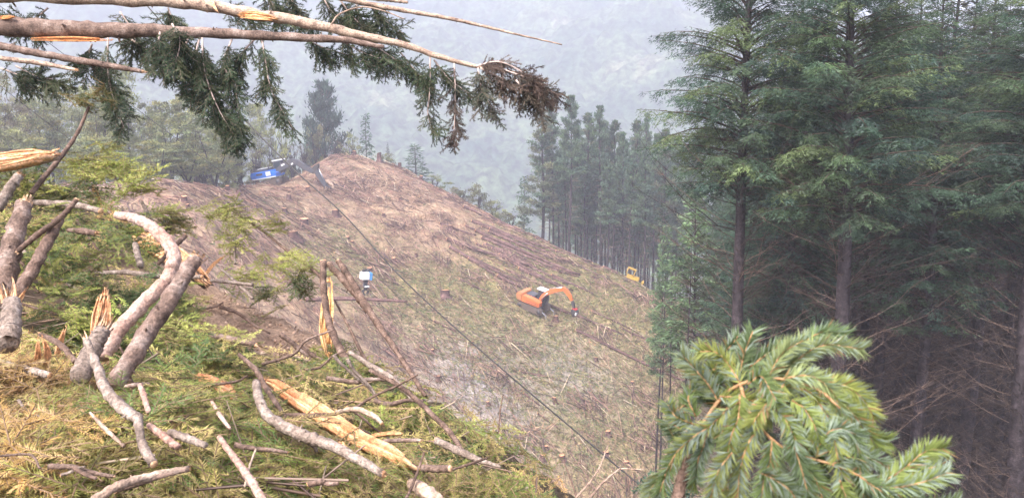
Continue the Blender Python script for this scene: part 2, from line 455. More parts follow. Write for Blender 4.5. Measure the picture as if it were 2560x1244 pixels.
# bare tipped soil of the mound against the dark needle mould under the slash
mc = P(640, 830, 8.5); mm = np.exp(-(((X - mc[0]) / 1.5) ** 2 + ((Y - mc[1]) / 2.3) ** 2)); mm = np.clip(mm * 2.2 - 0.25 + 0.5 * (n1[..., 0] - 0.5), 0, 1)[..., None]
colr = colr * mm + np.array([0.10, 0.072, 0.045]) * (1 - mm)
build('ground', np.stack([X, Y, Z], -1), Qg, None, MAT['soil'], colr.reshape(-1, 3), None, True, kind='structure', label='churned brown soil bank under the slash')

# --- far mountainside
m, t, out = nodes_of('mountain_forest')
f = noise(t, 0.012, 5, 0.6); f2 = noise(t, 0.13, 4, 0.7)
c = mixcol(t, ramp(t, f, [(0.35, (0.025, 0.05, 0.03)), (0.6, (0.08, 0.11, 0.055)), (0.75, (0.17, 0.16, 0.10))]), ramp(t, f2, [(0.38, (0.28,) * 3), (0.66, (1.9,) * 3)]), 1.0, 'MULTIPLY')
principled(t, out, c, 0.9, spec=0.1)
nx, ny = 330, 190
u = np.linspace(-1, 1, nx); vv = np.linspace(0, 1, ny)
U, Vv = np.meshgrid(u, vv)
Y = 258 + Vv * 1350; X = U * (420 + Vv * 900)
prof = np.interp(Vv, [0, 0.1, 0.22, 1.0], [-95, -110, -75, 370])
spur = 150 * (fbm(X * 0.003 + 3, Y * 0.002, 71, 4) - 0.5) + 50 * (fbm(X * 0.011, Y * 0.011, 73, 4) - 0.5)
drop = np.interp(X, [-800, 120, 600, 1300], [0, 0, -110, -230]) * np.clip((Vv - 0.15) / 0.5, 0, 1)
Z = prof + spur * np.clip((Vv - 0.05) * 4, 0, 1) + drop
tree = fbm(X * 0.07, Y * 0.07, 77, 2); Z = Z + 26 * np.clip(tree - 0.35, 0, 1) + 8 * fbm(X * 0.2, Y * 0.2, 78, 1)
ii = (np.arange(ny - 1)[:, None] * nx + np.arange(nx - 1)[None, :])
Qg = np.stack([ii, ii + 1, ii + nx + 1, ii + nx], -1).reshape(-1, 4)
build('mountain', np.stack([X, Y, Z], -1), Qg, None, MAT['mountain_forest'], None, None, False, kind='structure', label='far forested mountainside fading into mist')
# ------------------------------------------------------------------ foliage builders
def perp(D, g):
    r = g.normal(size=D.shape); r = r - D * np.sum(r * D, -1, keepdims=True)
    return unit(r)

def blades(P0, D, L, Wd, g, side=None, mid=0.45):
    """one lance-shaped face per shoot"""
    n = len(P0); S = perp(D, g) if side is None else side
    L = np.asarray(L, float).reshape(-1, 1); Wd = np.asarray(Wd, float).reshape(-1, 1)
    V = np.stack([P0, P0 + D * L * mid + S * Wd / 2, P0 + D * L, P0 + D * L * mid - S * Wd / 2], 1).reshape(-1, 3)
    return V, np.arange(n * 4).reshape(-1, 4)

def shoots(P0, D, L, k, nl, nw, g, flat=0.6, upv=(0, 0, 1), tilt=1.0):
    """needles set along shoots; one slim triangle each"""
    P0 = np.asarray(P0, float); D = unit(D); n = len(P0); L = np.asarray(L, float).reshape(-1, 1)
    S = np.cross(D, np.asarray(upv, float)); bad = np.linalg.norm(S, axis=1) < 0.1
    S[bad] = np.cross(D[bad], np.array([1.0, 0.2, 0])); S = unit(S); U = np.cross(S, D)
    tt = (np.arange(k)[None] + g.random((n, k))) / k
    pos = P0[:, None] + D[:, None] * (L * tt)[..., None]
    sgn = np.where(g.random((n, k)) < 0.5, 0.0, np.pi)
    ph = np.where(g.random((n, k)) < flat, sgn + g.normal(0, 0.38, (n, k)), g.uniform(0.1, np.pi - 0.1, (n, k)))
    th = tilt * (1.05 - 0.45 * tt) + g.normal(0, 0.13, (n, k))
    nd = D[:, None] * np.cos(th)[..., None] + (S[:, None] * np.cos(ph)[..., None] + U[:, None] * np.sin(ph)[..., None]) * np.sin(th)[..., None]
    nd = unit(nd)
    ln = nl * g.uniform(0.75, 1.12, (n, k)) * np.minimum(1, 0.55 + 1.6 * tt) * np.minimum(1, 0.6 + 2.2 * (1 - tt))
    wv = D[:, None] - nd * np.sum(nd * D[:, None], -1, keepdims=True); wv = unit(wv + 0.14 * g.normal(size=wv.shape))
    p_, w_ = pos.reshape(-1, 3), wv.reshape(-1, 3) * nw / 2
    V = np.stack([p_ - w_, p_ + w_, p_ + nd.reshape(-1, 3) * ln.reshape(-1, 1)], 1).reshape(-1, 3)
    return V, np.arange(len(V)).reshape(-1, 3)

def sticks(P0, P1, r0, r1, g):
    """thin three-sided sticks in bulk"""
    P0 = np.asarray(P0, float); P1 = np.asarray(P1, float); n = len(P0); D = unit(P1 - P0); S = perp(D, g); B = np.cross(D, S)
    r0 = np.broadcast_to(np.asarray(r0, float), (n,)); r1 = np.broadcast_to(np.asarray(r1, float), (n,))
    a = np.array([0, 2 * np.pi / 3, 4 * np.pi / 3])
    off = np.cos(a)[None, :, None] * S[:, None] + np.sin(a)[None, :, None] * B[:, None]
    V = np.concatenate([P0[:, None] + off * r0[:, None, None], P1[:, None] + off * r1[:, None, None]], 1).reshape(-1, 3)
    b = (np.arange(n) * 6)[:, None, None]
    Q = b + np.array([[0, 1, 4, 3], [1, 2, 5, 4], [2, 0, 3, 5]])[None]
    return V, Q.reshape(-1, 4)

class Frond:
    """a flat fir spray lying along +X, up +Z: needles and stems kept apart"""
    def __init__(s, seed, L=0.4, ns=12, k=26, nl=0.026, nw=0.0026, droop=0.25, spread=0.9, sub=False):
        g = np.random.default_rng(seed)
        t = np.linspace(0, 1, 9); ax = np.stack([t * L, 0.05 * L * np.sin(t * 4 + seed), -droop * L * t ** 2], 1)
        P0 = [ax[:-1]]; P1 = [ax[1:]]
        ts = (np.arange(ns) + 0.6) / (ns + 0.6); sg = np.where(np.arange(ns) % 2 == 0, 1, -1)
        b = np.stack([np.interp(ts, t, ax[:, i]) for i in range(3)], 1)
        ang = spread * g.uniform(0.75, 1.15, ns); Ls = L * (0.5 * (1 - ts) ** 0.7 + 0.09) * g.uniform(0.6, 1.15, ns)
        d = np.stack([np.cos(ang), sg * np.sin(ang), g.uniform(-0.35, 0.12, ns)], 1); d = unit(d)
        P0.append(b); P1.append(b + d * Ls[:, None])
        if sub:
            for q in (0.45, 0.72):
                for sd in (1, -1):
                    bb = b + d * (Ls * q)[:, None]; e = unit(d + sd * 0.8 * np.cross(d, np.array([0, 0, 1.0])) + g.normal(0, 0.1, d.shape))
                    P0.append(bb); P1.append(bb + e * (Ls * (1 - q) * 0.75)[:, None])
        P0 = np.concatenate(P0); P1 = np.concatenate(P1); LL = np.linalg.norm(P1 - P0, axis=1)
        nv, nq = [], []; cnt = 0
        per = max(4, k)
        kk = np.maximum(3, np.round(per * LL / (0.3 * L)).astype(int)); kk = np.minimum(kk, 150)
        for kv in np.unique(kk):
            mm = kk == kv
            V, Q = shoots(P0[mm], P1[mm] - P0[mm], LL[mm], int(kv), nl, nw, g, 0.82)
            nv.append(V); nq.append(Q + cnt); cnt += len(V)
        s.nv = np.concatenate(nv); s.nq = np.concatenate(nq)
        s.sv, s.sq = sticks(P0, P1, 0.006 * L + 0.0008, 0.003 * L + 0.0005, g)

    def put(s, A, pos, xd, up, sc, cn, cs, g, stems=None):
        x = unit(xd); y = unit(np.cross(up, x)); z = np.cross(x, y); M = np.stack([x, y, z], 0) * sc
        V = s.nv @ M + pos
        jit = np.repeat(g.uniform(0.88, 1.12, len(V) // 3), 3)[:, None]
        A.add(V, None, s.nq, np.asarray(cn) * jit)
        (stems or A).add(s.sv @ M + pos, s.sq, None, np.asarray(cs))

FH = [Frond(i, 0.42, 6, 52, 0.028, 0.0030, 0.08, 0.75) for i in range(5)]          # near
FM = [Frond(20 + i, 0.42, 7, 32, 0.028, 0.0046, 0.15, 0.8) for i in range(4)]    # some metres away
FL = [Frond(40 + i, 0.42, 8, 11, 0.034, 0.0115, 0.3, 0.85) for i in range(4)]       # farther
FS = [Frond(80 + i, 0.21, 6, 18, 0.027, 0.0056, 0.3, 0.8) for i in range(5)]         # short sprays with full-length needles
FT = [Frond(90 + i, 0.30, 8, 15, 0.030, 0.0072, 0.3, 0.8) for i in range(4)]
FX = [Frond(60 + i, 0.42, 6, 4, 0.06, 0.022, 0.3, 0.85) for i in range(3)]

# ------------------------------------------------------------------ trees
def branch_path(p0, az, L, e0, e1, n, g, wig=0.04):
    t = np.linspace(0, 1, n); el = e0 + (e1 - e0) * t
    st = np.stack([np.cos(el) * math.cos(az), np.cos(el) * math.sin(az), np.sin(el)], 1) * (L / (n - 1))
    st = st + g.normal(0, wig * L / n, st.shape)
    return p0 + np.vstack([[0, 0, 0], np.cumsum(st[:-1], 0)])

def conifer(seed, H, cb, Rm, nb, r0, base_cols, dead=0, dead_lo=0.15, dead_L=3.5, step=0.125, bl=(0.24, 0.44), bw=0.075, droop=0.5, lean=0.0, taper=0.75, fill=1.0, dens=0.075, trunk_mat='bark_dark', trunk_sides=9):
    """Douglas fir type tree: trunk, feathery crown and bare lower branches, as three meshes"""
    g = np.random.default_rng(seed)
    n = 16; t = np.linspace(0, 1, n)
    tp = np.stack([lean * H * t ** 2 + 0.004 * H * np.sin(t * 7 + seed), 0.004 * H * np.cos(t * 6), H * t], 1)
    tr = Acc(); V, Q, T = tube(tp, r0 * (1 - t) ** 0.85 + 0.012 + 0.25 * r0 * np.exp(-t * 40), trunk_sides, 0.05, seed); tr.add(V, Q, T)
    at = lambda z: np.array([np.interp(z, tp[:, 2], tp[:, 0]), np.interp(z, tp[:, 2], tp[:, 1]), z])
    cr = Acc(); S0, SD, SL, SW, SC = [], [], [], [], []; b0, b1, br0, br1 = [], [], [], []
    base_cols = np.asarray(base_cols, float)
    for i in range(nb):
        u = (i + g.random()) / nb; z = cb + (H - cb) * u ** 0.95 * 0.985
        f = (1 - u); L = Rm * (f ** taper) * g.uniform(0.7, 1.15) * min(1, 0.55 + u * 4) + 0.25
        az = i * 2.39996 + g.normal(0, 0.3)
        e0 = 0.2 + 0.5 * u + g.normal(0, 0.15); e1 = -0.4 * droop + 0.45 * u + g.normal(0, 0.18)
        bp = branch_path(at(z), az, L, e0 + 0.15, e1, 6, g)
        b0.append(bp[:-1]); b1.append(bp[1:]); rr_ = np.linspace(0.012 + 0.012 * L, 0.004, 6); br0.append(rr_[:-1]); br1.append(rr_[1:])
        m = max(3, int(L / step * fill)); tq = np.sort(g.uniform(0.18, 1, m)); s = tq * 5; k = np.minimum(s.astype(int), 4); fr = (s - k)[:, None]
        q = bp[k] * (1 - fr) + bp[k + 1] * fr; ax = unit(bp[k + 1] - bp[k])
        sd = np.where(np.arange(m) % 2 == 0, 1, -1)[:, None]
        lat = unit(np.cross(ax, np.array([0, 0, 1.0])))
        d = unit(ax * g.uniform(0.5, 1.0, (m, 1)) + lat * sd * g.uniform(0.5, 1.1, (m, 1)) + np.array([0, 0, -1]) * g.uniform(0.1, 0.9, (m, 1)) * droop)
        tl = (0.36 * L * (1 - tq) ** 0.8 + 0.22) * g.uniform(0.6, 1.2, m)
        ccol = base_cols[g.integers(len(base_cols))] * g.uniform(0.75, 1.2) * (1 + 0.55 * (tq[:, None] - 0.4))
        for j in range(m):
            ns = max(2, int(tl[j] / dens)); w_ = g.random(ns)
            pp = q[j] + d[j] * (tl[j] * w_)[:, None] + np.array([0, 0, -1]) * (0.25 * droop * tl[j] * w_ ** 2)[:, None]
            pp = pp + g.normal(0, 1, (ns, 3)) * np.array([0.03, 0.03, 0.05])
            l2 = unit(np.cross(d[j], np.array([0, 0, 1.0]))) * np.where(np.arange(ns) % 2 == 0, 1, -1)[:, None]
            dd = unit(d[j] * 0.75 + l2 * g.uniform(0.35, 0.9, (ns, 1)) + g.normal(0, 0.22, (ns, 3)) + np.array([0, 0, -0.3 * droop]))
            S0.append(pp); SD.append(dd); SL.append(g.uniform(*bl, ns)); SW.append(np.full(ns, bw) * g.uniform(0.7, 1.3, ns))
            SC.append(np.repeat(ccol[j][None] if ccol.ndim == 2 else ccol[None], ns, 0) * g.uniform(0.7, 1.25, (ns, 1)))
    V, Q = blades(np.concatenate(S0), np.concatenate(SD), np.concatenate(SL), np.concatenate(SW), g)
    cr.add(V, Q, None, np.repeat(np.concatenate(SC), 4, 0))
    V, Q = sticks(np.concatenate(b0), np.concatenate(b1), np.concatenate(br0), np.concatenate(br1), g)
    dd_ = Acc(); dd_.add(V, Q, None, (0.26, 0.24, 0.23))
    for i in range(dead):
        z = g.uniform(dead_lo * H, cb + 0.12 * (H - cb)); az = g.uniform(0, 2 * np.pi); L = dead_L * g.uniform(0.45, 1.25)
        bp = branch_path(at(z), az, L, g.uniform(0.15, 0.6), g.uniform(0.6, 1.05), 7, g, 0.12)
        rr_ = np.linspace(0.022, 0.005, 7); sh = g.choice([0.10, 0.16, 0.28, 0.6])
        V, Q = sticks(bp[:-1], bp[1:], rr_[:-1], rr_[1:], g); dd_.add(V, Q, None, np.array([1, .93, .93]) * sh)
        m = 20; k = g.integers(1, 6, m); a0 = bp[k]; dv = unit(unit(bp[k] - bp[k - 1]) * 0.9 + g.normal(0, 0.5, (m, 3)))
        a1 = a0 + dv * g.uniform(0.2, 0.9, m)[:, None]
        V, Q = sticks(a0, a1, 0.006, 0.002, g); dd_.add(V, Q, None, np.array([1, .93, .93]) * sh)
    return [('trunk', tr, trunk_mat, False), ('crown', cr, 'needles_tree', False), ('dead_branches', dd_, 'twig', True)]

def pine(seed, H, cb, Rm, nwh, r0, base_cols, lean=0.0, dead=60):
    """tall plantation pine: bare pole, whorls of upswept tufts"""
    g = np.random.default_rng(seed); n = 14; t = np.linspace(0, 1, n)
    tp = np.stack([lean * H * t + 0.006 * H * np.sin(t * 5 + seed), 0.004 * H * np.cos(t * 6), H * t], 1)
    tr = Acc(); V, Q, T = tube(tp, r0 * (1 - t) ** 0.75 + 0.02, 7, 0.05, seed); tr.add(V, Q, T)
    at = lambda z: np.array([np.interp(z, tp[:, 2], tp[:, 0]), np.interp(z, tp[:, 2], tp[:, 1]), z])
    S0, SD, SL, SC = [], [], [], []; b0, b1 = [], []
    base_cols = np.asarray(base_cols, float)
    for i in range(nwh):
        u = (i + g.uniform(-.3, .3) + 0.3) / nwh; z = cb + (H - cb) * u
        for k in range(g.integers(3, 6)):
            az = g.uniform(0, 2 * np.pi); L = (Rm * (1 - u) ** 0.6 * g.uniform(0.45, 1.15)) + 0.4
            bp = branch_path(at(z), az, L, 0.15 + 0.6 * u + g.normal(0, .15), 0.5 + 0.5 * u, 5, g)
            b0.append(bp[:-1]); b1.append(bp[1:])
            m = int(20 + L * 34); tq = g.uniform(0.25, 1, m) ** 0.7 * 4; kk = np.minimum(tq.astype(int), 3); fr = (tq - kk)[:, None]
            q = bp[kk] * (1 - fr) + bp[kk + 1] * fr + g.normal(0, 1, (m, 3)) * np.array([0.28, 0.28, 0.13]) * (0.4 + 0.3 * L)
            ax = unit(bp[-1] - bp[0])
            dd = unit(ax * 0.5 + np.array([0, 0, 0.55]) + g.normal(0, 0.6, (m, 3)))
            c_ = base_cols[g.integers(len(base_cols))] * g.uniform(0.75, 1.2)
            S0.append(q); SD.append(dd); SL.append(g.uniform(0.35, 0.75, m)); SC.append(np.tile(c_, (m, 1)) * g.uniform(0.6, 1.35, (m, 1)))
    cr = Acc(); P0 = np.concatenate(S0); V, Q = blades(P0, np.concatenate(SD), np.concatenate(SL), np.full(len(P0), 0.17), g)
    cr.add(V, Q, None, np.repeat(np.concatenate(SC), 4, 0))
    V, Q = sticks(np.concatenate(b0), np.concatenate(b1), 0.05, 0.03, g); dd_ = Acc(); dd_.add(V, Q, None, (0.5, 0.45, 0.45))
    zz = g.uniform(min(0.25 * H, cb), cb + 1, dead); az = g.uniform(0, 2 * np.pi, dead); LL = g.uniform(0.4, 2.2, dead)
    a0 = np.array([at(z) for z in zz]); a1 = a0 + np.stack([np.cos(az) * LL, np.sin(az) * LL, g.uniform(-.3, .5, dead) * LL], 1)
    V, Q = sticks(a0, a1, 0.04, 0.02, g); dd_.add(V, Q, None, np.repeat(g.uniform(0.4, 1.3, dead), 6)[:, None] * np.ones(3))
    return [('trunk', tr, 'bark_dark', False), ('crown', cr, 'needles_tree', False), ('dead_branches', dd_, 'twig', True)]

def bushtree(seed, H, W, ncl, stems, cols, lo=0.3, leaf=0.34, per=120):
    """broad-leaved bush tree: several thin leaning stems and an uneven crown of leaf clumps"""
    g = np.random.default_rng(seed); tr = Acc(); tips = []
    for i in range(stems):
        az = g.uniform(0, 2 * np.pi); ln = g.uniform(0.05, 0.24) * H; hh = H * g.uniform(0.6, 0.95)
        p = [(g.normal(0, .25), g.normal(0, .25), 0), (math.cos(az) * ln * .35, math.sin(az) * ln * .35, hh * .45), (math.cos(az) * ln, math.sin(az) * ln, hh)]
        pp = catmull(p, 9) + g.normal(0, 0.05, (9, 3)); V, Q, T = tube(pp, [0.11 + 0.006 * H, 0.03], 5, 0.1, seed + i); tr.add(V, Q, T); tips.append(pp)
        for j in range(5):
            b = pp[g.integers(3, 8)]; a2 = g.uniform(0, 6.28); L = g.uniform(0.4, 0.5 + 0.2 * H)
            bp = branch_path(b, a2, L, 0.3, 0.9, 4, g, .1); V, Q, T = tube(bp, [0.05, 0.02], 4); tr.add(V, Q, T)
    S0, SC, SD = [], [], []; cols = np.asarray(cols, float)
    for i in range(ncl):
        st = tips[g.integers(len(tips))]; u = g.uniform(lo, 1.05); z = u * H
        rad = W * 0.5 * math.sqrt(max(0.03, 1 - ((u - 0.5) / 0.56) ** 2)) if u > 0.5 else W * 0.5 * (0.6 + 0.4 * (u - lo) / (0.5 - lo + 1e-6))
        a = g.uniform(0, 6.28); rr_ = rad * math.sqrt(g.random()); bx = np.interp(z, st[:, 2], st[:, 0]) * 0.6; by = np.interp(z, st[:, 2], st[:, 1]) * 0.6
        cc = np.array([bx + math.cos(a) * rr_, by + math.sin(a) * rr_, z * 0.97]); s = g.uniform(0.35, 0.85) * (0.6 + 0.05 * H)
        m = int(per * g.uniform(0.5, 1.2)); q = cc + g.normal(0, 1, (m, 3)) * np.array([s, s, s * 0.55]) * 0.55
        S0.append(q); SD.append(unit(g.normal(0, 1, (m, 3)) + np.array([0, 0, 0.6]))); SC.append(np.tile(cols[g.integers(len(cols))] * g.uniform(0.7, 1.25), (m, 1)) * g.uniform(0.65, 1.3, (m, 1)))
    P0 = np.concatenate(S0); cr = Acc(); V, Q = blades(P0, np.concatenate(SD), g.uniform(0.6, 1.3, len(P0)) * leaf, np.full(len(P0), leaf * 0.5), g)
    cr.add(V, Q, None, np.repeat(np.concatenate(SC), 4, 0))
    return [('trunk', tr, 'bark_dark', True), ('crown', cr, 'needles_tree', False)]

PROTO = {}
def proto(key, parts):
    PROTO[key] = []
    for nm, acc, mt, stuff in parts:
        o = acc.obj(nm, MAT[mt]); C.objects.unlink(o); PROTO[key].append((nm, o.data, stuff)); bpy.data.objects.remove(o)

def plant(key, name, loc, label, cat, group=None, rz=0.0, s=1.0, sx=None):
    e = empty(name, loc, label=label, category=cat)
    if group: e['group'] = group
    e.rotation_euler = (0, 0, rz); e.scale = (sx or s, sx or s, s)
    for nm, me, stuff in PROTO[key]:
        o = bpy.data.objects.new(nm, me); C.objects.link(o); o.parent = e
        if stuff: o['kind'] = 'stuff'
    return e

DFC = [(0.046, 0.086, 0.048), (0.056, 0.098, 0.054), (0.070, 0.108, 0.052), (0.044, 0.080, 0.055)]
DFY = [(0.11, 0.15, 0.055), (0.075, 0.12, 0.05), (0.12, 0.135, 0.055)]
proto('fir_a', conifer(101, 42, 25.8, 4.7, 290, 0.40, DFC + DFY[:1], dead=250, dead_lo=0.1, dead_L=4.4, droop=0.85, fill=1.1, dens=0.029, bl=(0.10, 0.20), bw=0.025, taper=0.95))
proto('fir_b', conifer(102, 43, 24.8, 5.0, 310, 0.46, DFC + DFY[:2], dead=250, dead_lo=0.1, dead_L=5.0, droop=0.85, fill=1.1, dens=0.029, bl=(0.10, 0.20), bw=0.025, taper=0.95))
proto('fir_c', conifer(103, 42, 21.5, 4.4, 240, 0.42, DFC, dead=320, dead_lo=0.03, dead_L=3.8, droop=0.8, fill=0.9, dens=0.038, bl=(0.13, 0.26), bw=0.040, taper=0.95))
proto('fir_thin', conifer(104, 40, 21.0, 3.6, 110, 0.26, [(0.085, 0.085, 0.06), (0.06, 0.075, 0.05)], dead=160, dead_lo=0.05, dead_L=3.0, fill=0.75))
proto('fir_young', conifer(105, 24, 13.5, 2.9, 120, 0.17, [(0.16, 0.24, 0.11), (0.13, 0.21, 0.09)], dead=20, dead_lo=0.03, dead_L=1.8, bl=(0.22, 0.4), bw=0.07))
proto('fir_small', conifer(106, 9, 0.8, 2.0, 75, 0.12, [(0.06, 0.115, 0.06), (0.07, 0.12, 0.07)], bl=(0.25, 0.5), bw=0.11, step=0.24, taper=0.9))
proto('fir_bare', conifer(107, 30, 27.0, 1.6, 12, 0.15, DFC, dead=60, dead_lo=0.3, dead_L=1.7, bw=0.08))
PC = [(0.111, 0.176, 0.098), (0.137, 0.202, 0.098), (0.098, 0.163, 0.104)]
PK = [(0.208, 0.221, 0.117), (0.176, 0.202, 0.111)]
proto('pine_a', pine(201, 38, 12, 4.2, 26, 0.33, PK + PC[:1], 0.0, 40))
proto('pine_b', pine(202, 38, 22, 3.0, 22, 0.30, PC, 0.004))
proto('pine_c', pine(203, 38, 20, 3.6, 24, 0.32, PC + PK[:1], -0.006))
proto('pine_d', pine(204, 38, 24.5, 2.6, 19, 0.28, PC, 0.008, 90))
proto('pine_round', pine(205, 15, 1.0, 5.8, 26, 0.25, [(0.05, 0.09, 0.06), (0.045, 0.08, 0.055)], 0.0, 4))
BC = [(0.291, 0.305, 0.117), (0.251, 0.281, 0.125), (0.344, 0.316, 0.117), (0.212, 0.26, 0.117)]
BY = [(0.19, 0.19, 0.07), (0.16, 0.17, 0.07), (0.20, 0.18, 0.10)]
BB = [(0.32, 0.273, 0.17), (0.264, 0.255, 0.151)]
proto('bush_a', bushtree(301, 15, 6.0, 95, 5, BC, 0.2))
proto('bush_b', bushtree(302, 15, 5.0, 85, 4, BC + BY[:1], 0.25))
proto('bush_c', bushtree(303, 16, 6.5, 95, 5, BB + BC[:1], 0.2))
proto('bush_d', bushtree(304, 15, 4.4, 80, 3, BC[:2], 0.15))
proto('shrub_y', bushtree(305, 4.5, 4.2, 34, 5, BY, 0.1, 0.26, 70))
proto('shrub_g', bushtree(306, 4.0, 4.5, 30, 5, BC[:2] + BY[:1], 0.1, 0.26, 70))
proto('shrub_bare', bushtree(307, 5.0, 3.5, 9, 12, [(0.15, 0.12, 0.08)], 0.4, 0.2, 35))
# ------------------------------------------------------------------ standing trees
def base(px, d):
    """ground point in the vertical plane through image column px at depth d"""
    r = ray(px, 622); x = r[0] * d; y = d * math.cos(PITCH)
    return np.array([x, y, float(far_z(np.array([x]), np.array([y]))[0])])
def top_z(py, d):
    return P(1280, py, d)[2]

def stand(key, H0, name, px, d, py_top, label, cat='tree', group=None, sx=None, rz=None, sink=0.3):
    b = base(px, d); b[2] -= sink; s = (top_z(py_top, d) - b[2]) / H0
    return plant(key, name, b, label, cat, group, random.uniform(0, 6.28) if rz is None else rz, s, sx)

GR = 'dark firs of the standing plantation'
stand('fir_a', 42, 'douglas_fir', 1850, 33, -470, 'tall dark fir at the clearing edge with fan of bare lower branches', 'tree', GR, 1.0, 0.4)
stand('fir_b', 43, 'douglas_fir', 2098, 31, -520, 'broad dark fir with pale dead branches behind the close green spray', 'tree', GR, 1.0, 2.0)
stand('fir_c', 42, 'douglas_fir', 2322, 36, -60, 'dark fir with a thick shaded trunk between the thin brown fir and broad fir', 'tree', GR, 0.9, 1.0)
stand('fir_thin', 40, 'douglas_fir', 2350, 46, -240, 'thin sparse brownish fir showing sky through its top', 'tree', GR, 1.1, 3.0)
stand('fir_b', 43, 'douglas_fir', 2590, 33, -330, 'fir cut by the right edge of the picture', 'tree', GR, 1.0, 4.0)
g2 = np.random.default_rng(12)
k = 0
for d, pxs in ((40, (1975, 2210, 2450, 2700)), (46, (1900, 2050, 2270, 2400, 2540, 2640)), (52, (1925, 2120, 2180, 2340, 2480, 2620, 2800)), (60, (1860, 2000, 2150, 2300, 2460, 2620, 2780)),
               (72, (1850, 1960, 2080, 2200, 2320, 2440, 2560, 2700)), (88, (1830, 1900, 1990, 2090, 2190, 2290, 2400, 2520, 2640)),
               (104, (1815, 1880, 1960, 2040, 2120, 2220, 2330, 2450, 2580)), (124, (1860, 1930, 2010, 2090, 2180, 2270, 2370, 2480))):
    for px in pxs:
        key = ('fir_c', 'fir_a', 'fir_b', 'fir_c', 'fir_thin')[k % 5] if px > 1900 else 'fir_c'; k += 1
        H0 = {'fir_a': 42, 'fir_b': 43, 'fir_c': 42, 'fir_thin': 40}[key]
        pyt = {40: -60, 46: -20, 52: 10, 60: 60, 72: 120, 88: 190, 104: 230, 124: 260}[d] + g2.uniform(-40, 50)
        if px < 1950: pyt = max(pyt, 260)
        b = base(px, d); s = float(np.clip((top_z(pyt, d) - b[2] + 0.3) / H0, 0.45, 1.0)); b[2] -= 0.3
        plant(key, 'douglas_fir', b, 'shaded fir deep inside the dark plantation, dim behind the front row', 'tree', GR, g2.uniform(0, 6.28), s, 0.95)
stand('fir_young', 24, 'young_fir', 1740, 62, 470, 'light green young fir beside the bare poles at the clearing edge', 'tree', None, 1.15, 1.0)
stand('fir_young', 24, 'young_fir', 1665, 84, 560, 'smaller pale young fir between pine stand and light green fir', 'tree', None, 0.8, 2.0)
stand('fir_bare', 30, 'bare_fir', 1657, 92, 520, 'slender bare dead pole in front of the clearing, left of the pair', 'tree', 'bare poles at the clearing edge', 0.9)
stand('fir_bare', 30, 'bare_fir', 1684, 80, 600, 'slender bare dead pole in front of the clearing, right of the pair', 'tree', 'bare poles at the clearing edge', 1.0)
stand('fir_bare', 30, 'bare_fir', 1727, 60, 600, 'dark thin dead pole just left of the near fir trunk', 'tree', 'bare poles at the clearing edge', 1.0)

GP = 'tall pines behind the clearing ridge'
pines = [(1355, 172, 262, 'pine_a', 1.15, 'olive pine at the open end of the stand with foliage down to the ridge'),
         (1382, 180, 255, 'pine_d', 1.0, 'slim pine just behind the olive end pine'),
         (1425, 168, 246, 'pine_b', 1.05, 'tallest slim pine of the stand, second trunk from its open end'),
         (1470, 182, 290, 'pine_c', 1.0, 'pine behind the tallest slim pine with flat green lower boughs'),
         (1500, 172, 272, 'pine_d', 0.95, 'spire-topped pine with bare twin pole in mid stand'),
         (1512, 190, 310, 'pine_b', 1.0, 'dim pine behind the spire-topped pine'),
         (1530, 176, 308, 'pine_c', 0.95, 'pine with stepped crown right of the spire-topped pine'),
         (1555, 170, 335, 'pine_b', 0.9, 'shorter pine in front of the middle of the stand'),
         (1590, 178, 308, 'pine_c', 0.95, 'pine with dense rounded top near the plantation firs'),
         (1614, 186, 292, 'pine_d', 0.8, 'thin spire pine rising behind the rounded pine'),
         (1635, 174, 340, 'pine_b', 1.0, 'pine beside the yellow machine'), (1660, 168, 330, 'pine_c', 1.0, 'last pine of the stand before the firs'),
         (1690, 178, 345, 'pine_b', 1.0, 'pine half hidden by the front fir boughs'), (1720, 166, 360, 'pine_c', 1.0, 'pine behind the light green young fir')]
for px, d, pt, key, sx, lab in pines:
    stand(key, 38, 'pine_tree', px, d - 8, pt, lab, 'tree', GP, sx)
for px, d, pt in ((1408, 196, 330), (1445, 200, 340), (1485, 198, 350), (1545, 200, 345), (1575, 196, 350), (1605, 200, 345), (1645, 198, 355), (1680, 192, 350), (1460, 176, 400), (1520, 166, 420), (1575, 164, 400), (1610, 162, 395), (1745, 185, 350), (1780, 180, 350), (1395, 186, 380), (1415, 180, 400), (1438, 190, 390), (1452, 184, 420), (1478, 188, 400), (1492, 182, 410), (1505, 196, 400), (1536, 186, 410), (1552, 182, 430), (1566, 190, 400), (1585, 186, 420), (1598, 180, 410), (1622, 188, 400), (1632, 178, 430), (1652, 184, 410), (1668, 180, 420), (1705, 182, 400), (1725, 176, 420), (1372, 184, 400), (1400, 222, 400), (1425, 228, 410), (1448, 218, 405), (1470, 230, 410), (1490, 224, 400), (1515, 220, 415), (1538, 230, 405), (1560, 222, 410), (1580, 228, 400), (1602, 218, 410), (1625, 226, 405), (1648, 222, 410), (1672, 228, 400), (1698, 220, 410)):
    stand('pine_d' if px % 2 else 'pine_b', 38, 'pine_tree', px, d - 8, pt, 'crowded pine in the back of the misty stand, its top below the front spires', 'tree', GP, 0.9)
stand('fir_small', 9, 'fir_tree', 1310, 178, 440, 'small blue-grey fir at the foot of the end pine', 'tree', None, 1.7)

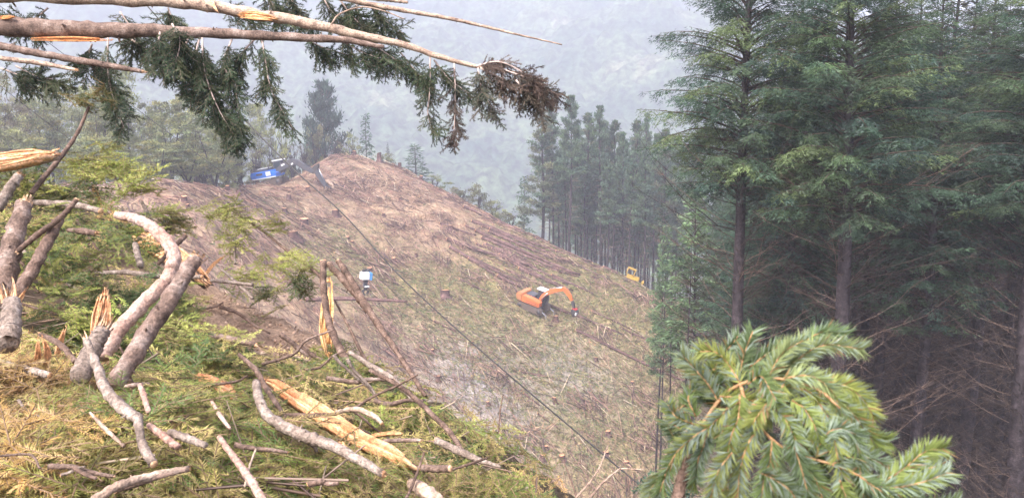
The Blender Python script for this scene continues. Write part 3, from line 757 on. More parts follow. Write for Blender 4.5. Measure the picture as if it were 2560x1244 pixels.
GB = 'bush trees behind the left landing'
left = [(20, 118, 195, 'bush_c', 'brownish bush tree cut by the left edge of the picture'), (75, 126, 250, 'bush_c', 'brown-tinged bush tree beside the one at the left edge'),
        (140, 122, 205, 'bush_a', 'dark green bushy tree behind the leaning sapling'), (205, 132, 230, 'bush_d', 'slim green tree just right of the leaning sapling top'),
        (265, 120, 215, 'bush_a', 'bushy tree below the broken hanging trunk end'), (335, 128, 178, 'bush_d', 'tallest grey-green tree of the bush, under the hanging trunks'),
        (390, 136, 265, 'bush_b', 'thin-stemmed tree right of the tallest bush tree'), (440, 124, 262, 'bush_b', 'slim tree with feathery top left of the hanging boughs'),
        (500, 130, 272, 'bush_a', 'yellow-green tree directly behind the hanging boughs'), (545, 122, 300, 'bush_b', 'pale olive tree nearest the blue excavator'),
        (595, 152, 235, 'fir_thin', 'misty thin conifer rising behind the hanging boughs'), (640, 160, 270, 'bush_d', 'misty tree above the blue excavator cab'),
        (480, 148, 250, 'bush_d', 'dim tree in the second row behind the slim feathery one')]
for px, d, pt, key, lab in left:
    stand(key, {'bush_c': 16, 'fir_thin': 40}.get(key, 15), 'bush_tree' if key != 'fir_thin' else 'fir_tree', px, d, pt, lab, 'tree', GB, {'fir_thin': 0.8}.get(key, 0.86))
for px, d, pt in ((-40, 124, 220), (-100, 120, 200), (50, 146, 260), (110, 142, 250), (170, 148, 260), (240, 144, 255), (300, 146, 250), (360, 150, 270), (420, 152, 290), (530, 150, 300), (575, 138, 330), (600, 145, 345), (25, 112, 330), (90, 113, 350), (230, 113, 340), (310, 113, 350), (410, 115, 350), (480, 118, 360)):
    stand(('bush_b', 'bush_d', 'bush_a')[int(px) % 3], 15, 'bush_tree', px, d, pt, 'understorey tree with thin dark stems among the left bush', 'tree', GB, 0.9)

stand('pine_round', 15, 'pine_tree', 820, 186, 222, 'dense blue-green round pine behind the brushy crest', 'tree', None, 1.45)
stand('fir_small', 9, 'fir_tree', 780, 190, 290, 'small dim fir left of the round pine', 'tree', None, 1.3)
stand('fir_small', 9, 'fir_tree', 922, 184, 285, 'slim young fir on the ridge right of the round pine', 'tree', None, 1.5)
stand('fir_thin', 40, 'fir_tree', 975, 178, 355, 'thin wispy sapling on the ridge between slim fir and post', 'sapling', None, 0.25)
stand('fir_small', 9, 'fir_tree', 1042, 172, 360, 'small bushy fir below the ridge line beyond the posts', 'tree', None, 1.9)
GS = 'scrub along the crest'
for px, d, pt, key, lab in ((740, 168, 345, 'shrub_bare', 'bare twiggy scrub behind the blue boom'), (800, 170, 318, 'shrub_y', 'yellow-green shrub in front of the round pine'),
                            (770, 167, 350, 'shrub_bare', 'brown stemmy scrub under the yellow shrub'), (850, 170, 345, 'shrub_bare', 'brown scrub at the crest of the cleared hill'),
                            (885, 172, 340, 'shrub_g', 'green shrub between round pine and slim fir'), (690, 160, 330, 'shrub_g', 'bush right behind the excavator cab'),
                            (650, 150, 360, 'shrub_bare', 'bare scrub behind the blue excavator body'), (610, 142, 370, 'shrub_bare', 'tall dry scrub left of the blue excavator'),
                            (720, 172, 300, 'shrub_g', 'grey-green bush above the blue excavator boom'), (965, 172, 385, 'shrub_y', 'low yellow shrub beside the ridge post'),
                            (1090, 166, 440, 'shrub_g', 'dark shrub on the skyline below the bushy fir'), (1150, 164, 468, 'shrub_y', 'yellow-green shrub at the ridge bend'),
                            (1195, 162, 462, 'shrub_y', 'tallest yellow-green shrub on the falling ridge'), (1235, 160, 505, 'shrub_g', 'green shrub at the lower end of the ridge shrubs'),
                            (1275, 158, 530, 'shrub_y', 'low shrub by the foot of the end pine'), (575, 128, 400, 'shrub_g', 'shrub at the edge of the soil landing'),
                            (520, 122, 420, 'shrub_bare', 'dry twiggy shrub on the soil landing'), (330, 112, 420, 'shrub_g', 'shrub under the left bush trees')):
    stand(key, {'shrub_y': 4.5, 'shrub_g': 4.0, 'shrub_bare': 5.0}[key], 'shrub', px, d, pt, lab, 'shrub', GS, random.uniform(1.3, 1.7) if px > 1080 else random.uniform(1.0, 1.3))
# ------------------------------------------------------------------ slash on the cleared slope
g = np.random.default_rng(77)
def on_clearing(x, y):
    """on the open face: in front of the ridge line, left of the standing firs"""
    r = np.stack([P(*a) for a in ridge]); o = np.argsort(r[:, 0])
    yr = np.interp(x, r[o, 0], r[o, 1]); c = P(1735, 900, 110)[0]
    return (y < yr + 3) & (x < c + (y - 110) * 0.12) & (y > 52) & (x > -62)
N = 150000
x = g.uniform(-62, 40, N); y = g.uniform(52, 168, N); k = on_clearing(x, y); x, y = x[k], y[k]
# keep to what lies in front of the near bank's shoulder
px_ = 1280 + F * x / (y * math.cos(PITCH)); gr = far_grad(x, y); dn = -unit(gr)
gz = zone_green(x, y)
def lay(x, y, dn, L, ang, lift, g):
    ca, sa = np.cos(ang), np.sin(ang); d = np.stack([dn[:, 0] * ca - dn[:, 1] * sa, dn[:, 0] * sa + dn[:, 1] * ca], 1)
    a = np.stack([x - d[:, 0] * L / 2, y - d[:, 1] * L / 2], 1); b = np.stack([x + d[:, 0] * L / 2, y + d[:, 1] * L / 2], 1)
    za = far_z(a[:, 0], a[:, 1]) + lift * g.random(len(x)); zb = far_z(b[:, 0], b[:, 1]) + lift * g.random(len(x))
    return np.column_stack([a, za]), np.column_stack([b, zb])
n = len(x); ns = 36000; i = np.argsort(-(fbm(x * 0.5, y * 0.5, 131, 3) * 1.2 + streak(x, y, 95, 0.8, 0.05) * 0.6 + g.random(n) * 0.9))[:ns + 3000]; i = np.concatenate([g.permutation(i), g.permutation(n)])
s = i[:ns]; L = g.gamma(2.0, 0.55, ns) + 0.3
a, b = lay(x[s], y[s], dn[s], L, g.normal(0, 0.75, ns), 0.35, g)
pal = np.array([(0.44, 0.30, 0.20), (0.30, 0.18, 0.135), (0.12, 0.075, 0.062), (0.62, 0.48, 0.33), (0.40, 0.235, 0.19), (0.72, 0.60, 0.44)])
cl = pal[g.choice(6, ns, p=[.22, .27, .26, .06, .175, .015])] * g.uniform(0.75, 1.25, (ns, 1))
wp = (1 - np.clip(gz[s] * 1.6, 0, 1))[:, None] * 0.5; cl = cl * (1 - wp) + cl * np.array([1.08, 0.93, 0.88]) * wp
rad = g.uniform(0.016, 0.045, ns) * (0.6 + 0.3 * L)
V, Q = sticks(a, b, rad, rad * 0.5, g)
A = Acc(); A.add(V, Q, None, np.repeat(cl, 6, 0))
for q in g.permutation(n)[:170]:        # heaps of thicker branches raked together
    m = 42; hx = x[q] + g.normal(0, 1, m) * 1.3; hy = y[q] + g.normal(0, 1, m) * 0.8; hl = g.gamma(3, 0.5, m) + 0.5
    ha, hb = lay(hx, hy, np.tile(dn[q], (m, 1)), hl, g.normal(0, 0.6, m), 0.9, g); hr = g.uniform(0.03, 0.09, m)
    V, Q = sticks(ha, hb, hr, hr * 0.5, g); A.add(V, Q, None, np.repeat(pal[g.choice(6, m, p=[.2, .3, .3, .05, .14, .01])], 6, 0))
A.obj('branch_litter', MAT['litter'], None, kind='stuff', label='brown broken branches strewn over the cleared slope')
keep = g.random(n) < np.clip(gz * 1.25 - 0.12, 0.03, 1); s = np.where(keep)[0]; s = s[:22000]
m = 4; P0 = np.column_stack([x[s], y[s], far_z(x[s], y[s])]); P0 = np.repeat(P0, m, 0) + g.normal(0, 1, (len(s) * m, 3)) * np.array([0.28, 0.28, 0.07]) + np.array([0, 0, 0.08])
ang = np.repeat(g.normal(0, 0.8, len(s)), m) + g.normal(0, 0.45, len(s) * m); d0 = np.repeat(dn[s], m, 0); gg = np.repeat(gr[s], m, 0)
d = np.stack([d0[:, 0] * np.cos(ang) - d0[:, 1] * np.sin(ang), d0[:, 0] * np.sin(ang) + d0[:, 1] * np.cos(ang)], 1)
D = unit(np.column_stack([d, np.sum(d * gg, 1) + g.uniform(-0.1, 0.4, len(d))]))
gp = np.array([(0.23, 0.225, 0.085), (0.15, 0.185, 0.07), (0.31, 0.27, 0.12), (0.36, 0.27, 0.15), (0.11, 0.135, 0.06)])
cl = np.repeat(gp[g.choice(5, len(s), p=[.3, .22, .22, .14, .12])], m, 0) * g.uniform(0.7, 1.3, (len(s) * m, 1))
V, Q = blades(P0, D, g.uniform(0.3, 0.75, len(P0)), np.full(len(P0), 0.095), g)
A = Acc(); A.add(V, Q, None, np.repeat(cl, 4, 0))
A.obj('green_litter', MAT['litter'], None, kind='stuff', label='green fir slash strewn over the lower slope')
# loose chips and clods
ns = 9000; s = i[-ns:]
V, Q = blades(np.column_stack([x[s], y[s], far_z(x[s], y[s]) + 0.1]), unit(g.normal(0, 1, (ns, 3)) * np.array([1, 1, .4])), g.uniform(0.15, 0.5, ns), g.uniform(0.1, 0.22, ns), g)
A = Acc(); A.add(V, Q, None, np.repeat(np.array([(0.60, 0.44, 0.28), (0.14, 0.09, 0.075), (0.55, 0.28, 0.15), (0.30, 0.22, 0.18)])[g.choice(4, ns, p=[.2, .4, .1, .3])], 4, 0))
A.obj('wood_chips', MAT['litter'], None, kind='stuff', label='pale chips and dark clods on the slope')

# ------------------------------------------------------------------ felled logs on the slope
def hill_log(p0, p1, wpx, label, end='cut', group='felled logs on the cleared slope', bark='bark_log', name='felled_log', endcol=None, lift=0.5):
    a = G(*p0); b = G(*p1); dm = 0.5 * (a[1] + b[1]); r = 0.52 * wpx * dm / F
    lift = 1.05
    a = a + np.array([0, 0, r * lift]); b = b + np.array([0, 0, r * lift])
    n = 12; t = np.linspace(0, 1, n)[:, None]; pp = a * (1 - t) + b * t; zz = far_z(pp[:, 0], pp[:, 1]) + r * lift
    pp[:, 2] = np.maximum(zz * 0.5 + pp[:, 2] * 0.5, zz - 0.6 * r)
    A = Acc(); V, Q, T = tube(pp, [r * 1.1, r, r * 0.62], 8, 0.06, int(p0[0]), cap=True); A.add(V, Q, T)
    o = A.obj(name, MAT[bark], None, True, label=label, category='log', group=group)
    if end:
        d = unit(pp[0] - pp[1]); E = Acc(); V, Q, T = tube(np.stack([pp[0] + d * 0.02, pp[0] + d * 0.10]), [r * 1.08, r * 1.02], 10); E.add(V, Q, T)
        E.obj('cut_end', MAT['wood_cut'], o)
    return o
logs = [((1118, 602), (1320, 668), 9, 'dark felled log at the upper left of the parallel log bunch'), ((1126, 622), (1235, 690), 9, 'felled log with bright orange butt end at the left of the bunch'),
        ((1172, 650), (1300, 708), 8, 'felled log with red-orange butt below the orange-ended log'), ((1180, 556), (1500, 672), 7, 'long felled log along the upper middle of the bunch'),
        ((1210, 540), (1420, 618), 7, 'long felled log close under the ridge line'), ((1190, 580), (1450, 690), 8, 'long felled log in the middle of the reddish bunch'),
        ((1205, 598), (1400, 680), 8, 'thick reddish log in the middle of the bunch'), ((1230, 625), (1420, 715), 7, 'log running down behind the orange excavator boom'),
        ((1250, 640), (1345, 690), 8, 'log ending just above the orange excavator cab'), ((1298, 675), (1420, 730), 9, 'log with a red butt right above the white cab'),
        ((1245, 694), (1302, 722), 10, 'short thick dark log touching the orange excavator rear'), ((1300, 545), (1480, 620), 6, 'thin log near the ridge right of the bunch'),
        ((1340, 570), (1465, 622), 6, 'thin log with pale bark near the ridge'), ((1160, 520), (1290, 566), 7, 'reddish log lying at the ridge shoulder'),
        ((1245, 560), (1385, 615), 7, 'log in the upper right part of the bunch'), ((1270, 590), (1430, 660), 6, 'thin log crossing the green slash right of the bunch'),
        ((1390, 630), (1470, 660), 6, 'short log in green slash below the ridge'), ((1420, 655), (1560, 720), 5, 'dark thin log half buried in green slash'),
        ((1510, 660), (1545, 675), 7, 'short log in front of the yellow machine'), ((1380, 690), (1490, 740), 6, 'log behind the orange excavator stick'),
        ((1352, 756), (1560, 840), 7, 'long log dragged below the felling head of the orange excavator'), ((1440, 828), (1720, 958), 7, 'long log with orange butt running down to the firs'),
        ((1550, 820), (1660, 870), 5, 'thin log in the dark green slash by the bare poles'), ((1300, 930), (1420, 958), 5, 'reddish split log on the lower slope by the cable'),
        ((1085, 805), (1140, 830), 5, 'pale thin pole on the mid slope left of the cable'), ((1310, 985), (1350, 1015), 5, 'light broken pole on the lower slope'),
        ((1345, 1035), (1400, 1075), 5, 'pale broken pole beside the pile of kindling'), ((1100, 560), (1190, 590), 5, 'short weathered log left of the bunch'),
        ((1480, 780), (1600, 835), 5, 'dark log parallel to the dragged log'), ((1150, 700), (1230, 735), 5, 'dark half-buried log below the bunch'),
        ((1440, 590), (1520, 622), 5, 'log tip at the ridge edge under the pines'), ((1600, 740), (1690, 780), 5, 'thin log on the shaded slope by the forest'),
        ((1225, 575), (1340, 622), 7, 'reddish log among the closely stacked middle logs'), ((1260, 610), (1380, 662), 7, 'dark log among the closely stacked middle logs'),
        ((1215, 612), (1330, 664), 6, 'thin reddish log among the closely stacked middle logs'), ((1310, 640), (1420, 690), 6, 'lower reddish log at the end of the bunch')]
for p0, p1, wp, lab in logs:
    hill_log(p0, p1, wp, lab)
gl = np.random.default_rng(3)
for q in range(12):
    x0 = gl.uniform(1150, 1300); y0 = 0.42 * (x0 - 1150) + gl.uniform(535, 640); ln = gl.uniform(90, 190)
    hill_log((x0, y0), (x0 + ln, y0 + ln * gl.uniform(0.38, 0.47)), gl.uniform(4, 6), 'felled log packed into the reddish bunch above the orange excavator')
hill_log((770, 590), (840, 650), 4, 'thin grey stick log on the upper mid slope', None)
hill_log((1560, 838), (1602, 880), 4, 'pale bent pole at the end of the dragged log', None, bark='bark_tan')

# ------------------------------------------------------------------ stumps
def stump_mesh(seed):
    g = np.random.default_rng(seed); n = 12; a = np.linspace(0, 2 * np.pi, n, endpoint=False); A = Acc()
    zs = [-0.35, 0.0, 0.12, 0.55, 1.0]; rs = [0.75, 0.62, 0.50, 0.42, 0.40]; V = []
    for z, r in zip(zs, rs):
        fl = 1 + (0.28 if z < 0.1 else 0.07) * np.sin(a * 4 + seed) + g.normal(0, 0.04, n)
        V.append(np.stack([np.cos(a) * r * fl, np.sin(a) * r * fl, np.full(n, z) + (0.06 * np.cos(a) if z == 1 else 0)], 1))
    V = np.concatenate(V); j = np.arange(n); k = (j + 1) % n
    Q = np.concatenate([np.stack([i * n + j, i * n + k, (i + 1) * n + k, (i + 1) * n + j], 1) for i in range(4)])
    A.add(V, Q); top = V[-n:]; E = Acc(); c = top.mean(0) + [0, 0, 0.03]
    tv = np.vstack([(top - c) * 0.97 + c + [0, 0, 0.02], c]); E.add(tv, None, np.stack([j, k, np.full(n, n)], 1))
    return A, E
SM = []
for sd in range(3):
    A, E = stump_mesh(sd); o = A.obj('stump_bark', MAT['bark_log'], None, True); e = E.obj('cut_face', MAT['wood_cut']); SM.append((o.data, e.data))
    bpy.data.objects.remove(o); bpy.data.objects.remove(e)
def stump(px, py, wpx, hpx, label, i=0, group='cut stumps on the slope', tilt=0.12):
    p = G(px, py); s = wpx * p[1] / F / 0.85; h = hpx * p[1] / F
    e = empty('tree_stump', p, label=label, category='stump', group=group); e.scale = (s, s, h)
    e.rotation_euler = (random.uniform(-tilt, tilt), random.uniform(-tilt, tilt), random.uniform(0, 6))
    for nm, me in zip(('stump_bark', 'cut_face'), SM[i % 3]):
        o = bpy.data.objects.new(nm, me); C.objects.link(o); o.parent = e
st = [(570, 478, 11, 14, 'orange-topped stump on the soil landing, left of the blue excavator'), (597, 488, 13, 13, 'dark stump next to the orange-topped one on the landing'),
      (722, 500, 12, 14, 'dark stump below the blue excavator stick'), (770, 478, 10, 12, 'brown stump under the blue boom'), (858, 470, 9, 9, 'small stump right of the blue grapple'),
      (888, 388, 9, 15, 'stump standing on the skyline crest'), (948, 404, 11, 22, 'tall post-like stump on the ridge right of the crest'), (999, 418, 9, 18, 'thinner post-like stump farther down the ridge'),
      (1052, 446, 9, 12, 'stump at the foot of the bushy ridge fir'), (712, 532, 12, 12, 'split pale stump on the upper slope'), (760, 566, 22, 20, 'upturned dark stump with roots on the upper slope'),
      (840, 540, 18, 16, 'reddish stump beside the cable on the upper slope'), (735, 600, 26, 22, 'big dark root stump above the leaning broken sapling'), (925, 680, 14, 12, 'stump close behind the carriage'),
      (985, 655, 12, 12, 'small stump in the middle slope right of the carriage'), (1112, 740, 22, 16, 'dark rooty stump on the mid slope'), (1125, 575, 14, 12, 'dark stump left of the log bunch'),
      (460, 505, 16, 15, 'reddish stump on the soil mound'), (470, 520, 10, 10, 'small orange stump low on the soil mound'), (1390, 800, 12, 12, 'orange-topped stump right below the orange excavator'),
      (1262, 720, 8, 8, 'small stump left of the orange excavator'), (1095, 950, 12, 12, 'orange stump on the lower slope left of the pale bare patch'), (1065, 978, 12, 9, 'pink stump left of the lower bare patch'),
      (1220, 1010, 9, 8, 'small stump at the lower bare patch'), (1386, 1005, 11, 13, 'pale stump right of the cable on the lower slope'), (1358, 1145, 16, 12, 'cream-topped stump near the bottom of the slope'),
      (1406, 1148, 16, 13, 'cream-topped stump second from the slash pile at the bottom'), (1514, 1135, 14, 8, 'flat pale stump beside the cable bottom'), (1567, 1160, 15, 9, 'round pale stump left of the close green spray'),
      (1520, 1085, 14, 10, 'pale stump above the flat one near the cable bottom'), (1365, 1120, 10, 8, 'small reddish stump near the slope foot'), (1655, 905, 9, 9, 'stump by the bare poles'),
      (1080, 880, 9, 8, 'low stump at the top of the pale bare patch'), (870, 600, 9, 9, 'pinkish stump on the upper mid slope'), (880, 610, 8, 8, 'small stump beside the pinkish one'),
      (960, 540, 8, 8, 'lone stump on the bare upper right slope'), (1040, 640, 8, 8, 'lone stump between carriage and log bunch'), (640, 520, 9, 9, 'stump beside the green tuft on the upper slope'),
      (1000, 500, 7, 7, 'tiny stump near the upper ridge'), (1180, 860, 8, 7, 'tiny stump above the pale bare patch'), (1490, 900, 9, 8, 'stump on the green lower right slope'), (1580, 960, 9, 8, 'stump low on the right slope')]
for i, (px, py, wp, hp, lab) in enumerate(st):
    stump(px, py, wp, hp, lab, i)
# kindling heap of pale broken sticks on the lower slope
c = G(1335, 1070); g5 = np.random.default_rng(5); n = 46
a = c + g5.normal(0, 1, (n, 3)) * np.array([0.9, 0.9, 0.15]); d = unit(g5.normal(0, 1, (n, 3)) * np.array([1, .6, .8])); b = a + d * g5.uniform(0.6, 2.6, (n, 1)); b[:, 2] = np.maximum(b[:, 2], far_z(b[:, 0], b[:, 1]))
V, Q = sticks(a, b, 0.06, 0.03, g5); A = Acc(); A.add(V, Q, None, np.repeat(np.array([(0.62, 0.42, 0.28), (0.5, 0.3, 0.18), (0.3, 0.2, 0.15)])[g5.integers(0, 3, n)], 6, 0))
A.obj('kindling_heap', MAT['litter'], None, kind='stuff', label='heap of pale broken sticks on the lower slope')
# ------------------------------------------------------------------ machines
def frame_obj(name, origin, fwd, upish, **props):
    f = unit(fwd); u = np.asarray(upish, float); l = unit(np.cross(u, f)); u = np.cross(f, l)
    e = empty(name, (0, 0, 0), **props)
    e.matrix_world = Matrix(((f[0], l[0], u[0], origin[0]), (f[1], l[1], u[1], origin[1]), (f[2], l[2], u[2], origin[2]), (0, 0, 0, 1)))
    e['_M'] = 0; del e['_M']
    return e, np.stack([f, l, u], 1), np.asarray(origin, float)

def local_xz(px, py, Rm, o, y=0.0):
    """image point -> x,z on the machine's own mid plane (shifted y sideways)"""
    r = ray(px, py); n = Rm[:, 1]; p0 = o + n * y; tt = np.dot(p0, n) / np.dot(r, n); q = Rm.T @ (r * tt - o)
    return np.array([q[0], q[2]])

def bevel_mesh(name, V, faces, mat, parent, bev=0.04, **props):
    me = bpy.data.meshes.new(name); me.from_pydata([tuple(map(float, v)) for v in V], [], [tuple(f) for f in faces]); me.update()
    bm = bmesh.new(); bm.from_mesh(me); bmesh.ops.recalc_face_normals(bm, faces=bm.faces)
    if bev: bmesh.ops.bevel(bm, geom=list(bm.edges), offset=bev, segments=2, affect='EDGES', clamp_overlap=True)
    bm.to_mesh(me); bm.free(); me.materials.append(MAT[mat])
    o = bpy.data.objects.new(name, me); C.objects.link(o); o.parent = parent
    for k, v in props.items(): o[k] = v
    return o

def prism(name, poly, y0, y1, mat, parent, bev=0.04):
    """side profile (x,z) given thickness from y0 to y1"""
    n = len(poly); V = [(a, y0, b) for a, b in poly] + [(a, y1, b) for a, b in poly]
    fc = [tuple(range(n)), tuple(range(2 * n - 1, n - 1, -1))] + [(i, (i + 1) % n, n + (i + 1) % n, n + i) for i in range(n)]
    return bevel_mesh(name, V, fc, mat, parent, bev)

def box(name, c, s, mat, parent, bev=0.04):
    return prism(name, [(c[0] - s[0] / 2, c[2] - s[2] / 2), (c[0] + s[0] / 2, c[2] - s[2] / 2), (c[0] + s[0] / 2, c[2] + s[2] / 2), (c[0] - s[0] / 2, c[2] + s[2] / 2)],
                 c[1] - s[1] / 2, c[1] + s[1] / 2, mat, parent, bev)

def beam(name, pts, hh, y0, y1, mat, parent, bev=0.03):
    """bent plate arm: polyline (x,z) with half heights"""
    pts = np.asarray(pts, float); d = unit(np.gradient(pts, axis=0)); nrm = np.stack([-d[:, 1], d[:, 0]], 1); hh = np.asarray(hh)[:, None]
    up = pts + nrm * hh; lo = pts - nrm * hh
    return prism(name, [tuple(p) for p in lo] + [tuple(p) for p in up[::-1]], y0, y1, mat, parent, bev)

def rod(name, a, b, r, mat, parent, n=8):
    A = Acc(); V, Q, T = tube(np.array([a, b], float), [r, r], n); A.add(V, Q, T); return A.obj(name, MAT[mat], parent, False)

def track(parent, L, H, y0, y1, x0=0.0, z0=0.0):
    r = H / 2; pts = []; n = 8
    for i in range(n + 1): a = -math.pi / 2 - math.pi * i / n; pts.append((x0 - L / 2 + r + r * math.cos(a), z0 + r + r * math.sin(a)))
    for i in range(n + 1): a = math.pi / 2 - math.pi * i / n; pts.append((x0 + L / 2 - r + r * math.cos(a), z0 + r + r * math.sin(a)))
    tr = prism('track', pts, y0, y1, 'track_steel', parent, 0.0)
    A = Acc(); pl = np.array(pts + pts[:1]); seg = np.linalg.norm(np.diff(pl, axis=0), axis=1); cum = np.concatenate([[0], np.cumsum(seg)]); m = int(cum[-1] / 0.24)
    for s in np.arange(m) / m * cum[-1]:
        c = np.array([np.interp(s, cum, pl[:, 0]), np.interp(s, cum, pl[:, 1])]); q = np.array([np.interp(s + .05, cum, pl[:, 0]), np.interp(s + .05, cum, pl[:, 1])]) - c; q = q / (np.linalg.norm(q) + 1e-9)
        nn = np.array([q[1], -q[0]]); nn = nn if np.dot(nn, c - np.array([x0, z0 + r])) > 0 else -nn
        p = [c - q * .03, c + q * .03, c + q * .03 + nn * .06, c - q * .03 + nn * .06]
        V = [(a, y0 + .01, b) for a, b in p] + [(a, y1 - .01, b) for a, b in p]; A.add(V, [(0, 1, 2, 3), (7, 6, 5, 4), (0, 4, 5, 1), (1, 5, 6, 2), (2, 6, 7, 3), (3, 7, 4, 0)])
    A.obj('track_shoes', MAT['track_steel'], tr, kind='stuff')
    yo = y0 - 0.02 if abs(y0) > abs(y1) else y1 + 0.02
    for xx, rr in ((x0 - L / 2 + r, r * .72), (x0 + L / 2 - r, r * .72)):
        rod('sprocket', (xx, (y0 + y1) / 2, z0 + r), (xx, yo + (0.03 if yo > 0 else -0.03), z0 + r), rr, 'steel_dark', tr, 14)
    return tr

# --- orange tracked excavator in mid slope
o0 = G(1334, 772); o0[2] += 0.05
fw = unit(P(1420, 806, o0[1] * 0.975) - P(1334, 772, o0[1]))
nrm = unit(np.array([*(-far_grad(np.array([o0[0]]), np.array([o0[1]]))[0]), 1.0]))
e, RM, oo = frame_obj('orange_excavator', o0, fw, np.array([0, -0.10, 1.0]) + 0.2 * nrm, label='orange tracked excavator with felling head working on the slope', category='excavator')
for y0, y1 in ((-1.45, -0.85), (0.85, 1.45)): track(e, 4.4, 0.95, y0, y1)
box('carbody', (0, 0, 0.62), (2.2, 1.7, 0.5), 'track_steel', e)
prism('counterweight', [(-2.45, 1.15), (-1.55, 1.05), (-1.55, 2.35), (-2.15, 2.42), (-2.6, 2.2), (-2.72, 1.7)], -1.35, 1.35, 'counterweight', e, 0.1)
side = prism('engine_cover', [(-1.55, 1.12), (1.6, 1.12), (1.6, 1.85), (0.4, 2.1), (-1.55, 2.15)], -1.38, -0.45, 'paint_orange', e, 0.06)
for zz in (1.35, 1.6): box('panel_line', (0.35, -1.39, zz), (2.2, 0.03, 0.05), 'steel_dark', side, 0)
box('deck', (-0.3, 0.0, 1.07), (3.6, 2.5, 0.1), 'steel_dark', e, 0.02)
box('engine_hood', (-0.75, 0.35, 1.85), (1.5, 1.7, 0.7), 'steel_grey', e, 0.08)
cab = prism('cab', [(0.05, 1.15), (1.6, 1.15), (1.75, 1.9), (1.45, 3.1), (0.05, 3.1)], 0.45, 1.36, 'steel_dark', e, 0.07)
prism('window', [(0.22, 2.0), (1.55, 2.0), (1.35, 2.95), (0.22, 2.95)], 0.42, 0.48, 'glass_dark', cab, 0)
prism('cab_roof', [(-0.15, 3.11), (1.65, 3.11), (1.55, 3.3), (-0.15, 3.3)], 0.36, 1.46, 'paint_white', cab, 0.04)
b = [local_xz(*q, RM, oo) for q in ((1347, 752), (1359, 738), (1375, 728.5), (1393, 724), (1410, 722))]
bz = b[0] * 0.5 + np.array([0.9, 1.3]) * 0.5
boom = beam('boom', [bz] + b[1:], [0.2, 0.27, 0.33, 0.29, 0.22], -0.28, 0.28, 'paint_orange', e)
s = [local_xz(*q, RM, oo) for q in ((1406, 719), (1414, 724), (1424, 738), (1430.5, 751))]
stick = beam('stick', s, [0.2, 0.34, 0.26, 0.15], -0.2, 0.2, 'paint_orange', e)
h = [local_xz(*q, RM, oo) for q in ((1431, 752), (1433, 760), (1435, 770))]
beam('head_link', h, [0.18, 0.24, 0.16], -0.18, 0.18, 'steel_dark', e)
hc = local_xz(1437, 779, RM, oo)
head = box('felling_head', (hc[0], 0, hc[1]), (0.95, 0.9, 0.8), 'steel_dark', e, 0.1)
box('head_top', (hc[0] - 0.05, 0, hc[1] + 0.46), (0.75, 0.6, 0.14), 'paint_red', head, 0.03)
box('head_panel', (hc[0] + 0.42, -0.3, hc[1] - 0.1), (0.2, 0.4, 0.45), 'paint_white', head, 0.03)
for sg in (-1, 1): beam('grab_arm', [(hc[0] - 0.2, hc[1] - 0.3), (hc[0] - 0.1, hc[1] - 0.6), (hc[0] + 0.2, hc[1] - 0.7)], [0.08, 0.07, 0.03], sg * 0.35 - 0.05, sg * 0.35 + 0.05, 'steel_dark', head, 0.0)
c0 = local_xz(1356, 746, RM, oo); c1 = local_xz(1372, 731, RM, oo)
for sg in (-0.36, 0.36): rod('boom_cylinder', (c0[0], sg, c0[1]), (c1[0], sg, c1[1]), 0.07, 'chrome', boom)
c0 = local_xz(1380, 721, RM, oo); c1 = local_xz(1408, 717.5, RM, oo); rod('stick_cylinder', (c0[0], 0, c0[1]), (c1[0], 0, c1[1]), 0.08, 'chrome', boom)
c0 = local_xz(1414, 717, RM, oo); c1 = local_xz(1431, 747, RM, oo); rod('head_cylinder', (c0[0], 0, c0[1] + .1), (c1[0], 0, c1[1]), 0.06, 'steel_dark', stick)
for sg in (-1.15, 1.15): beam('front_rail', [(2.1, 0.55), (2.9, 0.2), (3.05, -0.25)], [0.05, 0.05, 0.05], sg - 0.04, sg + 0.04, 'chrome', e, 0)

# --- blue excavator with grapple on the landing
o0 = G(690, 450); dd = o0[1]
fw = unit(P(760, 438, dd * 0.99) - P(690, 450, dd))
e, RM, oo = frame_obj('blue_excavator', o0, fw, (0, -0.08, 1), label='blue excavator with dark boom on the landing at the hill crest', category='excavator')
for y0, y1 in ((-1.6, -0.95), (0.95, 1.6)): track(e, 3.8, 1.1, y0, y1)
box('carbody', (0, 0, 0.8), (2.0, 1.9, 0.6), 'track_steel', e)
body = prism('body', [(-3.6, 1.5), (1.3, 1.45), (1.35, 2.2), (0.7, 2.35), (0.4, 2.75), (-3.55, 2.75), (-3.85, 2.3)], -1.6, 1.6, 'paint_blue', e, 0.08)
box('body_sill', (-1.2, -1.62, 1.52), (4.9, 0.08, 0.18), 'paint_white', body, 0.02)
box('side_grille', (-1.9, -1.62, 2.3), (1.2, 0.06, 0.35), 'steel_dark', body, 0.01)
box('side_sticker', (-0.15, -1.62, 2.2), (0.95, 0.05, 0.75), 'paint_white', body, 0.01)
box('engine_hood', (-1.6, 0.1, 2.95), (2.4, 2.2, 0.42), 'steel_grey', e, 0.08)
for xx in (-2.3, -1.6, -0.9): box('hood_rib', (xx, 0.1, 3.2), (0.35, 2.0, 0.12), 'paint_white', e, 0.02)
rod('exhaust', (-0.4, -0.6, 2.9), (-0.4, -0.6, 3.7), 0.11, 'steel_dark', e)
A = Acc(); a_ = np.linspace(0, 2 * np.pi, 20); V, Q, T = tube(np.stack([-3.15 + 0.55 * np.cos(a_), np.full(20, -1.1), 3.0 + 0.42 * np.sin(a_)], 1), 0.12, 6, cap=False); A.add(V, Q); A.obj('hose_coil', MAT['steel_dark'], e)
cab = prism('cab', [(0.1, 1.9), (1.7, 1.9), (1.9, 2.9), (1.6, 4.1), (0.1, 4.1)], 0.3, 1.55, 'steel_grey', e, 0.07)
